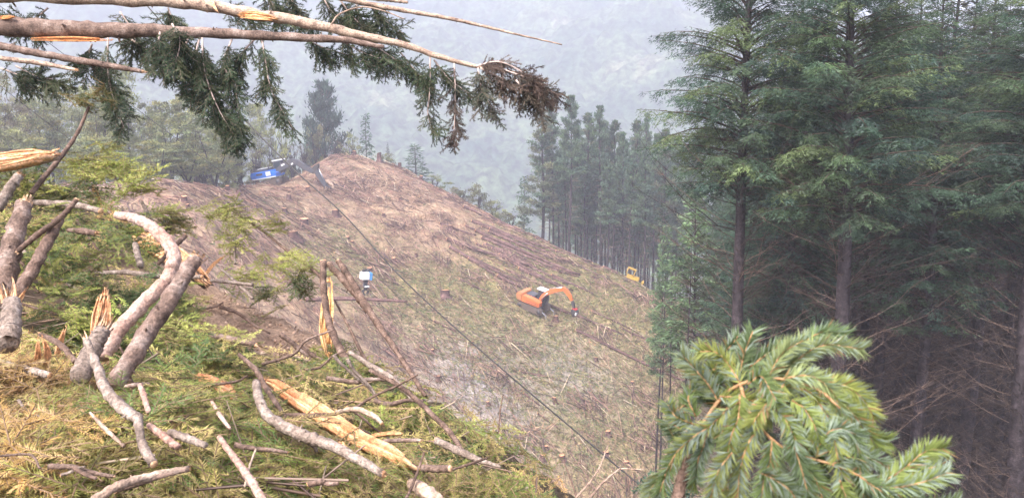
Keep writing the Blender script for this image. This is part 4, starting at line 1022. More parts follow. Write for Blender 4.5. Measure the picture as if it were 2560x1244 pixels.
prism('window', [(0.3, 2.9), (1.6, 2.9), (1.45, 3.85), (0.3, 3.85)], 0.26, 0.33, 'glass_dark', cab, 0)
prism('cab_guard', [(0.0, 4.12), (2.1, 4.12), (2.0, 4.32), (0.0, 4.32)], 0.2, 1.6, 'paint_white', cab, 0.04)
b = [local_xz(*q, RM, oo) for q in ((698, 424), (716, 411), (733, 404), (744, 406), (764, 419), (786, 430))]
boom = beam('boom', [np.array([0.6, 2.0])] + b, [0.3, 0.45, 0.6, 0.55, 0.5, 0.42, 0.3], -0.35, 0.35, 'steel_grey', e)
for q0, q1 in (((703, 414), (711, 410)), ((728, 411), (732, 408))):
    a0 = local_xz(*q0, RM, oo, -0.37); a1 = local_xz(*q1, RM, oo, -0.37); beam('boom_plate', [a0, a1], [0.14, 0.14], -0.39, -0.36, 'paint_white', boom, 0)
s = [local_xz(*q, RM, oo) for q in ((786, 420), (795, 434), (806, 451), (816, 467))]
stick = beam('stick', s, [0.3, 0.45, 0.36, 0.25], -0.28, 0.28, 'steel_grey', e)
k0 = [local_xz(*q, RM, oo) for q in ((778, 425), (786, 414), (797, 408), (798, 418), (789, 430))]
prism('stick_bracket', [tuple(q) for q in k0], -0.3, 0.3, 'steel_dark', stick, 0.03)
for (q0, q1, r_) in (((744, 405), (776, 416), .09), ((716, 421), (703, 432), .1)):
    a0 = local_xz(*q0, RM, oo); a1 = local_xz(*q1, RM, oo); rod('cylinder', (a0[0], 0.0, a0[1]), (a1[0], 0.0, a1[1]), r_, 'steel_dark', boom)
a0 = local_xz(792, 420, RM, oo); a1 = local_xz(812, 456, RM, oo); rod('cylinder', (a0[0] + .3, 0, a0[1]), (a1[0], 0, a1[1]), 0.07, 'chrome', stick)
rod('mast', (b[2][0], 0, b[2][1] + .4), (b[2][0], 0, b[2][1] + 1.1), 0.08, 'steel_dark', boom)
hc = local_xz(819, 468, RM, oo)
for sg in (-1, 1): beam('grapple_claw', [(hc[0] - .1, hc[1] + .2), (hc[0] + sg * .55, hc[1] - 0.2), (hc[0] + sg * .2, hc[1] - .8)], [0.16, 0.16, 0.05], sg * .12 - .1, sg * .12 + .1, 'steel_dark', stick, 0)
d0 = G(824, 468); hill_log((820, 462), (834, 478), 13, 'short orange log butt held at the blue excavator grapple', 'cut', None, 'bark_tan', 'log_butt')

# --- yellow machine half hidden at the forest edge
o0 = G(1574, 686); o0[2] -= 0.6; dd = o0[1]
e, RM, oo = frame_obj('yellow_tractor', o0, unit(np.array([0.9, -0.15, -0.34])), (0, 0, 1), label='small yellow crawler tractor half hidden below the pine stand', category='tractor')
for y0, y1 in ((-1.0, -0.6), (0.6, 1.0)): track(e, 2.6, 0.8, y0, y1)
box('body', (0.2, 0, 1.0), (2.2, 1.3, 0.9), 'paint_yellow', e, 0.08)
box('cab_roof', (-0.45, 0, 2.45), (1.5, 1.5, 0.14), 'paint_yellow', e, 0.04)
for xx in (-1.1, 0.2):
    for yy in (-0.65, 0.65): rod('cab_post', (xx, yy, 1.3), (xx, yy, 2.4), 0.07, 'paint_yellow', e)
box('seat', (-0.6, 0, 1.6), (0.5, 0.6, 0.7), 'steel_dark', e, 0.06)
prism('blade', [(1.9, 0.1), (2.1, 0.1), (2.0, 0.6), (2.2, 1.1), (2.0, 1.1), (1.85, 0.6)], -1.2, 1.2, 'paint_yellow', e, 0.0)

# --- skyline carriage with grapple and the log it carries
DC = 93.0
o0 = P(913, 690, DC); e, RM, oo = frame_obj('skyline_carriage', o0, unit(np.array([0.83, 0.55, -0.08])), (0, 0, 1), label='white and blue grapple carriage hanging from the thin skyline cable', category='carriage')
e.scale = (0.66,) * 3
box('housing', (-0.1, 0, 0.1), (1.35, 1.5, 1.35), 'paint_white', e, 0.1)
prism('side_shell', [(0.62, -0.62), (1.05, -0.7), (1.1, 0.5), (0.95, 0.75), (0.62, 0.75)], -0.75, 0.75, 'paint_pale_blue', e, 0.07)
for xx, yy in ((-0.45, -0.2), (0.1, 0.1), (0.55, -0.1)): rod('sheave', (xx, yy - .12, 1.0), (xx, yy + .12, 1.0), 0.27, 'steel_dark', e, 14)
box('sheave_frame', (0.1, 0, 0.95), (1.2, 0.12, 0.4), 'steel_grey', e, 0.03)
box('neck', (0.1, 0, -0.85), (0.75, 0.7, 0.55), 'steel_dark', e, 0.05)
beam('hanger', [(0.1, -1.1), (0.1, -1.9)], [0.28, 0.34], -0.3, 0.3, 'steel_grey', e, 0.04)
rod('rotator', (0.25, 0, -1.9), (0.25, 0, -2.25), 0.42, 'steel_dark', e, 14)
box('rotator_cap', (0.3, 0, -1.8), (0.9, 0.9, 0.25), 'paint_white', e, 0.06)
for sg in (-1, 1):
    for yy in (-.25, .25): beam('grapple_claw', [(0.2, -2.3), (0.2 + sg * .55, -2.7), (0.2 + sg * .15, -3.35)], [0.1, 0.1, 0.04], yy - .06, yy + .06, 'steel_dark', e, 0)
rod('chain', (0.1, 0.2, -3.2), (0.1, 0.2, -6.2), 0.05, 'steel_dark', e)
A = Acc(); pp = catmull([P(765, 749, DC + 1), P(850, 746, DC + .5), P(920, 748, DC), P(1018, 753, DC - 1)], 14); V, Q, T = tube(pp, [0.24, 0.25, 0.2, 0.13], 8, 0.06, 3); A.add(V, Q, T)
o = A.obj('carried_log', MAT['bark_log'], None, True, label='slender log held level by the carriage grapple', category='log')
A = Acc(); d = unit(pp[0] - pp[1]); V, Q, T = tube(np.stack([pp[0] + d * .01, pp[0] + d * .05]), [.24, .23], 8); A.add(V, Q, T); A.obj('cut_end', MAT['wood_cut'], o)

# --- cables
def cable(name, pts, r, label):
    A = Acc(); V, Q, T = tube(catmull(pts, 60), r, 6, 0.0); A.add(V, Q, T); return A.obj(name, MAT['cable_steel'], None, True, label=label, category='cable')
q = [(200, -190), (330, -30), (480, 145), (600, 285), (725, 415), (860, 537), (1000, 690), (1190, 865), (1440, 1078), (1600, 1212), (1760, 1345)]
cable('haul_cable', [P(a, b, 18 - 0.0035 * a) for a, b in q], 0.0125, 'dark steel haul cable crossing the valley diagonally')
top = oo + RM @ np.array([0.07, 0, 0.82])
cable('skyline_cable', [P(-60, -30, 70), P(330, 264, 80), P(620, 476, 87), top, P(1020, 762, 100), G(1090, 806)], 0.028, 'faint thin skyline cable carrying the grapple carriage')
cable('guy_cable', [P(-80, 150, 60), P(60, 262, 66), P(200, 366, 72), P(330, 455, 78)], 0.022, 'faint thin cable in front of the left bush')
# ------------------------------------------------------------------ foreground slash pile
def pxr(wpx, d):
    return 0.5 * wpx * d / F
def rest(pts, wpx, clear=0.16):
    """bring a limb up out of the slash: same place in view, lying on the heap instead of inside it"""
    q = np.array(pts, float); h = clear + 0.3 * wpx * 4.0 / F
    p, hit = march(lambda x, y: near_z(x, y) + h, q[:, 0], q[:, 1], 1.0, 16, 200); gd = np.where(hit, p @ FWD, 1e9)
    k = np.min(gd / q[:, 2])
    if k < 1: q[:, 2] *= k
    return [tuple(a) for a in q]
def splinters(A, c, d, r, L, n, g, cols=((1.009, 0.947, 0.865), (1.14, 1.077, 0.993), (0.799, 0.687, 0.587))):
    """torn fibres standing out of a broken end"""
    d = unit(d); s = perp(d[None], g)[0]; b = np.cross(d, s); cols = np.asarray(cols)
    for i in range(n):
        a = g.uniform(0, 6.28); q = r * math.sqrt(g.random()) * 0.92; p = c + (s * math.cos(a) + b * math.sin(a)) * q - d * r * 0.35
        ln = L * g.uniform(0.25, 1.0) ** 1.3; w = r * g.uniform(0.12, 0.34); t = unit(d + g.normal(0, 0.13, 3)); u = perp(t[None], g)[0]; v = np.cross(t, u)
        V = [p + u * w, p + v * w * 0.5, p - u * w, p - v * w * 0.5, p + t * ln + u * w * 0.45, p + t * ln * 0.9 - u * w * 0.4]
        A.add(V, [(0, 1, 5, 4), (1, 2, 5, 5)][:1], [(1, 2, 5), (2, 3, 5), (3, 4, 5), (3, 0, 4)], cols[g.integers(len(cols))] * g.uniform(0.8, 1.15))

def rough_limb(name, pts, wid, bark, label, cat='branch', ends=(None, None), group='broken limbs in the foreground slash', n=None, knots=0, seed=None, sides=12, bump=0.05, clear=0.19):
    """pts: (px, py, depth); wid: widths in photo pixels. Ends: None, 'cut' or 'torn'"""
    sd = seed if seed is not None else int(abs(pts[0][0] * 7 + pts[0][1] * 13)) % 99991
    g = np.random.default_rng(sd); pts = rest(pts, max(wid), clear); W = [P(*q) for q in pts]
    pp = catmull(W, n or max(10, 7 * len(pts))); dm = np.interp(np.linspace(0, 1, len(wid)), np.linspace(0, 1, len(pts)), [q[2] for q in pts])
    rad = [pxr(a, b) for a, b in zip(wid, dm)]; rs = np.interp(np.linspace(0, 1, len(pp)), np.linspace(0, 1, len(rad)), rad)
    pp[1:-1] += g.normal(0, 1, (len(pp) - 2, 3)) * rs[1:-1, None] * 0.07
    rs = rs * (1 + 0.07 * np.sin(np.arange(len(pp)) * 1.7 + sd))
    A = Acc(); V, Q, T = tube(pp, rs, sides, bump, sd); A.add(V, Q, T)
    for i in range(knots):
        k = g.integers(1, len(pp) - 1); d = unit(pp[k] - pp[k - 1]); s = perp(d[None], g)[0]; L = rs[k] * g.uniform(1.1, 1.9)
        V, Q, T = tube(np.stack([pp[k], pp[k] + unit(s + 0.35 * d) * L]), [rs[k] * g.uniform(.16, .34), rs[k] * .10], 5); A.add(V, Q, T)
    o = A.obj(name, MAT[bark], None, True, label=label, category=cat)
    if group: o['group'] = group
    for which, e in zip((0, -1), ends):      # broken or sawn faces
        if not e: continue
        c = pp[which]; d = unit(pp[0] - pp[1]) if which == 0 else unit(pp[-1] - pp[-2]); r = rs[which]; E = Acc()
        if e == 'cut':
            V, Q, T = tube(np.stack([c - d * r * .1, c + d * r * 0.14]), [r * 0.99, r * 0.93], 14); E.add(V, Q, T, (1, 0.95, 0.85)); E.obj('cut_end', MAT['wood_split'], o)
        else:
            V, Q, T = tube(np.stack([c - d * r * .2, c + d * r * 0.25]), [r * 0.97, r * 0.75], 10, 0.15, sd); E.add(V, Q, T, (1, 0.85, 0.7))
            splinters(E, c, d, r, r * {'torn': 1.7, 'long': 3.6}[e], 16 if r < 0.02 else 30, g); E.obj('splintered_end', MAT['wood_split'], o)
    return o

def slab(name, pts, wid, thick, label, tilt=0.5, cols=((0.936, 0.803, 0.673), (1.115, 1.0, 0.875), (0.742, 0.568, 0.444)), bark=None, cat='split wood', seed=1, face=None):
    """torn plank of split wood: lengthwise fibres of uneven width and height, splintered at both ends"""
    pts = rest(pts, max(wid) * 0.5); g = np.random.default_rng(seed); W = [P(*q) for q in pts]; pp = catmull(W, 14); dm = [q[2] for q in pts]; d, _, _ = frames(pp)
    view = unit(-pp); face = view * (1 - tilt) + np.array([0, 0, 1.0]) * tilt if face is None else np.tile(np.asarray(face, float), (len(pp), 1))
    S = unit(np.cross(d, face)); Nn = np.cross(S, d); Nn = np.where((np.sum(Nn * view, 1) < 0)[:, None], -Nn, Nn)
    w = np.interp(np.linspace(0, 1, 14), np.linspace(0, 1, len(wid)), [pxr(a, np.interp(i / max(1, len(wid) - 1), np.linspace(0, 1, len(dm)), dm)) for i, a in enumerate(wid)])
    A = Acc(); nf = 11; cols = np.asarray(cols); cut = np.linspace(-1, 1, nf + 1)
    for f in range(nf):
        i0 = g.integers(0, 3); i1 = 14 - g.integers(0, 3); sl = slice(i0, i1); m = i1 - i0
        hgt = thick * (g.uniform(0.35, 1.0) + 0.15 * np.sin(np.arange(m) * g.uniform(.4, 1.3) + f)); c = cols[g.integers(len(cols))] * g.uniform(0.8, 1.15)
        tp = np.ones(m); tp[0] = tp[-1] = 0.1
        L_ = pp[sl] + S[sl] * (w[sl] * cut[f])[:, None]; R_ = pp[sl] + S[sl] * (w[sl] * cut[f + 1])[:, None]
        top = Nn[sl] * (hgt * tp)[:, None]; bot = -Nn[sl] * thick * 0.6 * tp[:, None]
        V = np.stack([L_ + bot, R_ + bot, R_ + top, L_ + top], 1).reshape(-1, 3); k = np.arange(m - 1)[:, None] * 4
        Q = np.concatenate([k + np.array([[a, (a + 1) % 4, 4 + (a + 1) % 4, 4 + a]]) for a in range(4)]); A.add(V, np.vstack([Q, [[3, 2, 1, 0]], [[(m - 1) * 4 + a for a in range(4)]]]), None, c)
    splinters(A, pp[0], -d[0], w[0] * 0.8, w.mean() * 1.5, 12, g, cols); splinters(A, pp[-1], d[-1], w[-1] * 0.8, w.mean() * 1.5, 14, g, cols)
    o = A.obj(name, MAT['wood_split'], None, False, label=label, category=cat)
    if bark:
        B = Acc(); V, Q, T = tube(pp - Nn * thick * 0.75, w * 0.93, 9, 0.08, seed); B.add(V, Q, T); B.obj('bark', MAT[bark], o, True)
    return o

T_, X_, Lg = 'torn', 'cut', 'long'
L = rough_limb
L('curved_trunk', [(292, 538, 4.7), (338, 546, 4.65), (385, 572, 4.6), (425, 615, 4.5), (434, 655, 4.45), (410, 708, 4.4), (352, 765, 4.3), (300, 822, 4.2), (255, 895, 4.1)], [20, 27, 33, 34, 36, 38, 42], 'bark_pink', 'S-curved pinkish peeled trunk bending over the pile', 'trunk', (T_, None), knots=3, bump=0.03)
L('leaning_trunk', [(488, 648, 4.1), (440, 722, 3.95), (365, 838, 3.75), (284, 962, 3.5)], [38, 42, 46, 46], 'bark_purple', 'thick straight bark-covered trunk leaning right in front of the curved one', 'trunk', (T_, None), knots=8)
L('snapped_trunk', [(255, 828, 3.75), (232, 872, 3.65), (196, 945, 3.5)], [38, 44, 48], 'bark_grey', 'short pale trunk snapped upright with a torn top', 'trunk', (Lg, None), knots=3)
slab('upright_splinter', [(262, 735, 3.72), (254, 790, 3.7), (246, 850, 3.66)], [26, 44, 40], 0.022, 'tall cream splinter standing on the snapped trunk', 0.1, ((1.21, 1.092, 0.938), (1.095, 0.908, 0.738), (0.851, 0.625, 0.468)), seed=5)
L('left_trunk', [(62, 508, 4.4), (40, 580, 4.3), (18, 665, 4.2), (2, 770, 4.1)], [38, 46, 54, 54], 'bark_purple', 'thick broken trunk rising at the left edge of the pile', 'trunk', (T_, None), knots=8)
L('limb', [(150, 548, 4.3), (115, 612, 4.2), (70, 690, 4.1), (25, 760, 4.0)], [22, 28, 32, 32], 'bark_brown', 'brown limb leaning against the left edge trunk', ends=(T_, None), knots=5)
L('limb', [(192, 498, 4.25), (150, 545, 4.22), (95, 585, 4.2), (45, 628, 4.2)], [12, 14, 15, 13], 'bark_brown', 'thin dark stick crossing the brown limb at the left', ends=(T_, T_), knots=2)
L('short_trunk', [(28, 752, 3.7), (26, 800, 3.6), (20, 860, 3.5)], [40, 48, 52], 'bark_grey', 'short grey trunk with frayed top at the lower left edge', 'trunk', (Lg, None), knots=2)
slab('split_log', [(-70, 412, 5.0), (0, 405, 5.0), (70, 395, 5.0), (136, 384, 5.0)], [40, 44, 36, 24], 0.05, 'pale shredded split log at the upper left edge', 0.3, ((1.223, 1.113, 0.973), (1.122, 0.958, 0.81), (0.887, 0.708, 0.547)), 'bark_tan', seed=9)
L('limb', [(48, 438, 4.8), (24, 472, 4.75), (-8, 522, 4.7)], [22, 25, 27], 'bark_grey', 'grey stub with orange broken end below the shredded log', ends=(T_, None))
L('limb', [(222, 268, 5.6), (195, 330, 5.5), (150, 395, 5.3), (78, 482, 5.1)], [7, 9, 12, 13], 'bark_brown', 'slim sapling stem leaning up to the right over the left bush', ends=(T_, None), knots=8)
L('limb', [(72, 506, 6.2), (130, 508, 6.1), (190, 512, 6.0), (252, 528, 5.9)], [14, 16, 16, 15], 'bark_grey', 'pale grey horizontal limb behind the left trunk', ends=(None, X_))
L('limb', [(232, 684, 5.6), (310, 680, 5.5), (390, 690, 5.4), (505, 692, 5.2)], [9, 13, 14, 11], 'bark_grey', 'grey horizontal limb crossing behind the curved trunk', ends=(None, T_))
slab('split_plank', [(345, 590, 6.4), (400, 618, 6.3), (455, 655, 6.2), (515, 705, 6.1)], [34, 52, 46, 26], 0.05, 'broad orange plank of torn heartwood behind the curved trunk', 0.4, ((1.043, 0.858, 0.69), (0.939, 0.758, 0.595), (1.113, 0.95, 0.777)), 'bark_brown', seed=11)
L('limb', [(215, 848, 3.05), (238, 905, 3.0), (262, 970, 2.9), (305, 1018, 2.8), (345, 1045, 2.75)], [16, 22, 27, 30, 27], 'bark_grey', 'pale forked limb running down toward the bottom of the pile', ends=(Lg, None), knots=3)
L('limb', [(345, 1042, 2.75), (350, 1085, 2.7), (362, 1125, 2.65), (385, 1160, 2.6)], [24, 20, 24, 22], 'bark_grey', 'kinked lower piece of the pale limb with orange cut end', ends=(None, X_), knots=3)
L('limb', [(372, 1062, 2.75), (410, 1090, 2.7), (445, 1118, 2.68)], [15, 19, 18], 'bark_pink', 'short reddish peeled stick beside the kinked limb', ends=(None, None))
L('limb', [(424, 1080, 2.7), (470, 1096, 2.68), (515, 1112, 2.65)], [20, 22, 14], 'bark_grey', 'short stub with a bright cream cut end low in the pile', ends=(X_, None))
L('limb', [(232, 1250, 2.25), (300, 1212, 2.3), (380, 1188, 2.38), (472, 1170, 2.45)], [24, 23, 20, 16], 'bark_tan', 'stripped tan limb slanting up from the bottom edge', ends=(None, T_), knots=3)
L('limb', [(548, 1092, 2.6), (585, 1142, 2.5), (620, 1190, 2.4), (668, 1265, 2.25)], [13, 17, 20, 22], 'bark_pink', 'straight pinkish limb running off the bottom edge', ends=(X_, None), knots=3)
slab('split_plank', [(488, 940, 3.8), (540, 962, 3.7), (598, 996, 3.6)], [14, 32, 24], 0.02, 'reddish wedge of split bark in the middle of the pile', 0.5, ((0.835, 0.633, 0.525), (0.909, 0.738, 0.616), (0.679, 0.483, 0.383)), 'bark_pink', seed=13)
L('grey_trunk', [(640, 955, 3.8), (652, 1010, 3.6), (690, 1055, 3.5), (760, 1088, 3.4), (840, 1118, 3.3), (960, 1185, 3.15)], [20, 24, 28, 31, 28, 20], 'bark_grey', 'long grey bark trunk lying diagonally through the lower pile', 'trunk', (T_, T_), knots=7)
slab('split_plank', [(845, 1112, 3.25), (858, 1128, 3.22), (880, 1142, 3.2)], [26, 30, 18], 0.016, 'bright orange wound on the long grey trunk', 0.3, ((0.928, 0.675, 0.49), (0.982, 0.8, 0.61)), seed=14)
slab('riven_log', [(665, 950, 4.3), (740, 998, 4.1), (820, 1050, 3.9), (900, 1100, 3.7), (985, 1140, 3.5), (1052, 1168, 3.4)], [16, 32, 38, 32, 34, 20], 0.035, 'long orange split trunk torn open along its length', 0.45, ((0.987, 0.795, 0.64), (1.14, 1.0, 0.85), (0.849, 0.613, 0.471)), 'bark_brown', seed=15)
L('limb', [(1056, 1168, 3.35), (1090, 1171, 3.3), (1126, 1170, 3.25)], [17, 19, 18], 'bark_purple', 'short dark billet beyond the end of the split trunk', ends=(None, X_))
L('limb', [(1128, 1174, 3.2), (1170, 1160, 3.25), (1218, 1144, 3.3)], [6, 7, 6], 'bark_brown', 'thin twig sticking out beyond the dark billet', ends=(None, None), sides=7)
L('limb', [(840, 1030, 4.2), (890, 1022, 4.15), (935, 1040, 4.1), (955, 1058, 4.05)], [10, 14, 14, 9], 'bark_tan', 'gnawed tan limb above the long split trunk', ends=(None, T_), knots=3)
slab('split_plank', [(925, 1090, 3.8), (965, 1084, 3.75), (1005, 1083, 3.7)], [8, 9, 6], 0.012, 'slim pale lath beside the split trunk', 0.5, ((1.14, 1.0, 0.85), (1.009, 0.85, 0.683)), seed=17)
L('limb', [(960, 1102, 3.6), (1000, 1100, 3.55), (1052, 1100, 3.5)], [10, 11, 9], 'bark_purple', 'small dark stick with a torn orange tip by the split trunk', ends=(None, Lg))
L('limb', [(925, 925, 6.6), (1000, 965, 6.3), (1045, 1002, 6.1), (1085, 1040, 5.9), (1125, 1080, 5.7), (1157, 1128, 5.5)], [9, 12, 13, 13, 14, 13], 'bark_brown', 'dark bowed limb along the right edge of the pile', ends=(None, None), knots=2)
L('limb', [(872, 880, 7.0), (935, 918, 6.8), (985, 950, 6.6), (1035, 1000, 6.3)], [11, 15, 16, 10], 'bark_grey', 'grey limb lying along the far edge of the pile', ends=(T_, None))
L('limb', [(1090, 1100, 5.2), (1150, 1128, 5.1), (1200, 1150, 5.0), (1252, 1166, 4.9)], [18, 20, 15, 7], 'bark_grey', 'silvery tapering limb at the right foot of the pile', ends=(T_, None), knots=2)
L('limb', [(1070, 1010, 5.9), (1110, 1040, 5.8), (1140, 1075, 5.7)], [5, 6, 5], 'twig', 'thin bowed twig above the dark bowed limb', ends=(None, None), sides=6) if False else None
POLE = 'cut poles standing up from the pile'
L('cut_pole', [(808, 652, 7.6), (810, 735, 7.5), (828, 825, 7.3), (868, 905, 7.0)], [16, 17, 19, 20], 'bark_brown', 'upright pole with a sawn orange top, bent at its foot', 'pole', (X_, None), POLE, knots=3)
L('cut_pole', [(822, 660, 8.2), (862, 702, 8.1), (902, 748, 8.0), (918, 775, 7.9)], [16, 19, 21, 18], 'bark_brown', 'sawn pole leaning right, lower of the crossing pair', 'pole', (X_, None), POLE, knots=3)
L('cut_pole', [(846, 652, 8.5), (885, 712, 8.3), (912, 760, 8.1), (985, 868, 7.7), (1064, 990, 7.2)], [15, 18, 20, 14, 11], 'bark_brown', 'long thin sawn pole leaning right past the carriage', 'pole', (X_, None), POLE, knots=4)
slab('yellow_slab', [(822, 702, 7.9), (818, 770, 7.8), (815, 830, 7.7), (822, 885, 7.6)], [16, 32, 34, 22], 0.05, 'bright yellow upright slab of split wood behind the upright pole', 0.0, ((1.029, 0.895, 0.588), (1.104, 0.992, 0.695), (0.903, 0.725, 0.465)), seed=21)
L('limb', [(838, 752, 7.8), (878, 828, 7.6), (898, 870, 7.4), (918, 905, 7.2)], [5, 8, 9, 8], 'bark_brown', 'thin dark stem leaning below the crossing poles', ends=(None, None), sides=8)
L('limb', [(600, 540, 8.6), (650, 572, 8.5), (700, 612, 8.4), (735, 640, 8.3), (790, 680, 8.0), (810, 705, 7.9)], [4, 6, 7, 8, 9, 9], 'bark_brown', 'slender broken sapling leaning left over the slope', ends=(None, None), knots=5, sides=8)
L('limb', [(565, 560, 8.6), (583, 600, 8.5), (588, 660, 8.3)], [4, 6, 6], 'bark_grey', 'thin pale stem under the leaning sapling tip', ends=(None, None), sides=7)
L('limb', [(498, 700, 7.5), (560, 704, 7.4), (632, 712, 7.3)], [7, 9, 9], 'bark_grey', 'thin grey stick lying level on the dirt mound rim', ends=(None, None), sides=8)
L('limb', [(548, 668, 7.6), (590, 705, 7.4), (632, 746, 7.2)], [5, 8, 8], 'bark_grey', 'thin stick crossing the level one on the mound rim', ends=(None, None), sides=8)
L('limb', [(528, 838, 5.8), (580, 848, 5.7), (640, 862, 5.6)], [15, 17, 13], 'bark_purple', 'dark limb with a torn pale tip lying on the dirt mound', ends=(None, Lg), knots=2)
L('limb', [(598, 885, 4.6), (640, 925, 4.5), (662, 965, 4.4), (692, 1010, 4.2), (715, 1045, 4.0)], [10, 14, 13, 12, 10], 'bark_brown', 'dark crooked branch hanging across the grey trunk end', ends=(None, None), knots=3)
L('limb', [(1030, 1208, 2.9), (1060, 1225, 2.8), (1110, 1262, 2.7)], [30, 34, 34], 'bark_tan', 'thick tan limb end at the bottom edge of the pile', ends=(T_, None))
L('limb', [(-10, 905, 3.1), (55, 920, 3.05), (125, 938, 3.0)], [18, 20, 18], 'bark_grey', 'grey limb lying level near the left edge', ends=(None, X_))
L('limb', [(350, 962, 3.2), (358, 985, 3.15), (372, 1030, 3.05)], [12, 15, 13], 'bark_pink', 'short pinkish T-shaped twig in front of the leaning trunk', ends=(None, None))
L('limb', [(310, 966, 3.2), (340, 962, 3.2), (372, 960, 3.2)], [9, 12, 10], 'bark_pink', 'short pinkish cross twig topping the T-shaped one', ends=(None, None))
L('limb', [(462, 590, 6.0), (440, 612, 5.9), (395, 660, 5.8)], [13, 12, 10], 'bark_brown', 'red-brown stick poking out behind the curved trunk bend', ends=(T_, None))
L('limb', [(355, 505, 7.0), (372, 540, 6.9), (385, 565, 6.8)], [8, 12, 11], 'bark_grey', 'short grey stub behind the curved trunk top', ends=(T_, None))
L('limb', [(170, 575, 4.9), (205, 578, 4.8), (240, 584, 4.8)], [9, 18, 16], 'bark_brown', 'frayed brown stick beside the left trunk', ends=(None, Lg))
L('limb', [(338, 610, 5.4), (345, 640, 5.3), (352, 665, 5.2)], [14, 16, 14], 'bark_grey', 'short grey stub under the curved trunk', ends=(None, None))
L('limb', [(640, 1120, 2.9), (622, 1170, 2.8), (612, 1215, 2.7)], [5, 6, 6], 'bark_tan', 'thin pale twig standing in the lower fronds', ends=(None, None), sides=7)
L('limb', [(1012, 1250, 2.9), (1032, 1210, 3.0), (1060, 1130, 3.1)], [7, 8, 4], 'bark_brown', 'forked thin twig near the tan limb end', ends=(None, None), sides=7)
L('limb', [(225, 1030, 2.6), (262, 1070, 2.55), (310, 1115, 2.5)], [6, 11, 9], 'bark_tan', 'orange-tan stick among the brown fronds', ends=(None, None), sides=9)
L('limb', [(185, 1170, 2.3), (215, 1185, 2.28), (240, 1195, 2.25)], [10, 12, 8], 'bark_brown', 'small brown stick low at the left', ends=(None, None), sides=8)
L('limb', [(-10, 1140, 2.3), (75, 1136, 2.35), (100, 1170, 2.3)], [6, 7, 5], 'bark_purple', 'dark thin twig at the lower left edge', ends=(None, None), sides=7)
L('limb', [(100, 835, 3.9), (150, 860, 3.85), (190, 905, 3.8)], [10, 16, 14], 'bark_brown', 'brown torn stick below the left trunks', ends=(Lg, None))
L('limb', [(528, 1000, 3.3), (552, 1040, 3.2), (575, 1070, 3.1)], [8, 12, 8], 'bark_pink', 'short pinkish stick right of the reddish wedge', ends=(None, None), sides=8)
TW = 'bare twigs at the foot of the slope'
L('bare_twig', [(1520, 1112, 5.2), (1492, 1180, 5.0), (1438, 1246, 4.9)], [3, 5, 6], 'bark_tan', 'bare pale twig rising left of the cable end', 'twig', group=TW, sides=6)
L('bare_twig', [(1552, 1168, 5.2), (1508, 1205, 5.1), (1470, 1250, 5.0)], [4, 6, 7], 'bark_tan', 'forked bare twig beside the cable end', 'twig', group=TW, sides=6)
L('bare_twig', [(1552, 1170, 5.2), (1585, 1172, 5.2), (1612, 1172, 5.2)], [4, 4, 3], 'bark_tan', 'level bare twig pointing at the close green spray', 'twig', group=TW, sides=6)
L('bare_twig', [(1408, 1150, 5.6), (1428, 1200, 5.4), (1445, 1250, 5.2)], [3, 5, 5], 'bark_brown', 'thin dark twig near the bottom of the cleared slope', 'twig', group=TW, sides=6)
L('bare_twig', [(1258, 985, 6.0), (1250, 1030, 6.0), (1246, 1085, 5.9)], [3, 4, 4], 'bark_brown', 'thin upright seedling stem above the right foot of the pile', 'twig', group=TW, sides=6)
slab('split_plank', [(232, 462, 6.6), (240, 485, 6.5), (252, 512, 6.4)], [7, 13, 9], 0.02, 'small yellow splinter standing up behind the grey limb', 0.0, ((1.104, 0.967, 0.72), (0.982, 0.825, 0.585)), seed=31)
slab('split_plank', [(560, 640, 7.4), (530, 665, 7.3), (505, 700, 7.2)], [4, 8, 8], 0.02, 'thin pale splinter fanning out above the level stick', 0.2, ((1.104, 0.942, 0.745), (0.982, 0.8, 0.61)), seed=33)
for i, (x_, y_) in enumerate(((120, 875), (95, 880), (150, 850), (40, 755))):
    slab('splinter', [(x_ - 10, y_ + 50, 3.7), (x_, y_ + 10, 3.68), (x_ + 14 * (i - 1), y_ - 35, 3.66)], [10, 16, 5], 0.012, ('torn cream splinter beside the snapped trunk', 'pale splinter left of the torn cream one', 'tall pale splinter near the brown torn stick', 'fanned pale splinter at the left trunk foot')[i], 0.1, ((1.165, 1.0, 0.825), (1.016, 0.808, 0.618)), seed=41 + i, cat='splinter')
L('twisted_stem', [(262, 425, 7.0), (285, 440, 6.9), (290, 458, 6.8), (300, 482, 6.7)], [5, 7, 8, 9], 'bark_grey', 'twisted whitish stem under the bright green tuft', ends=(None, None), sides=8)

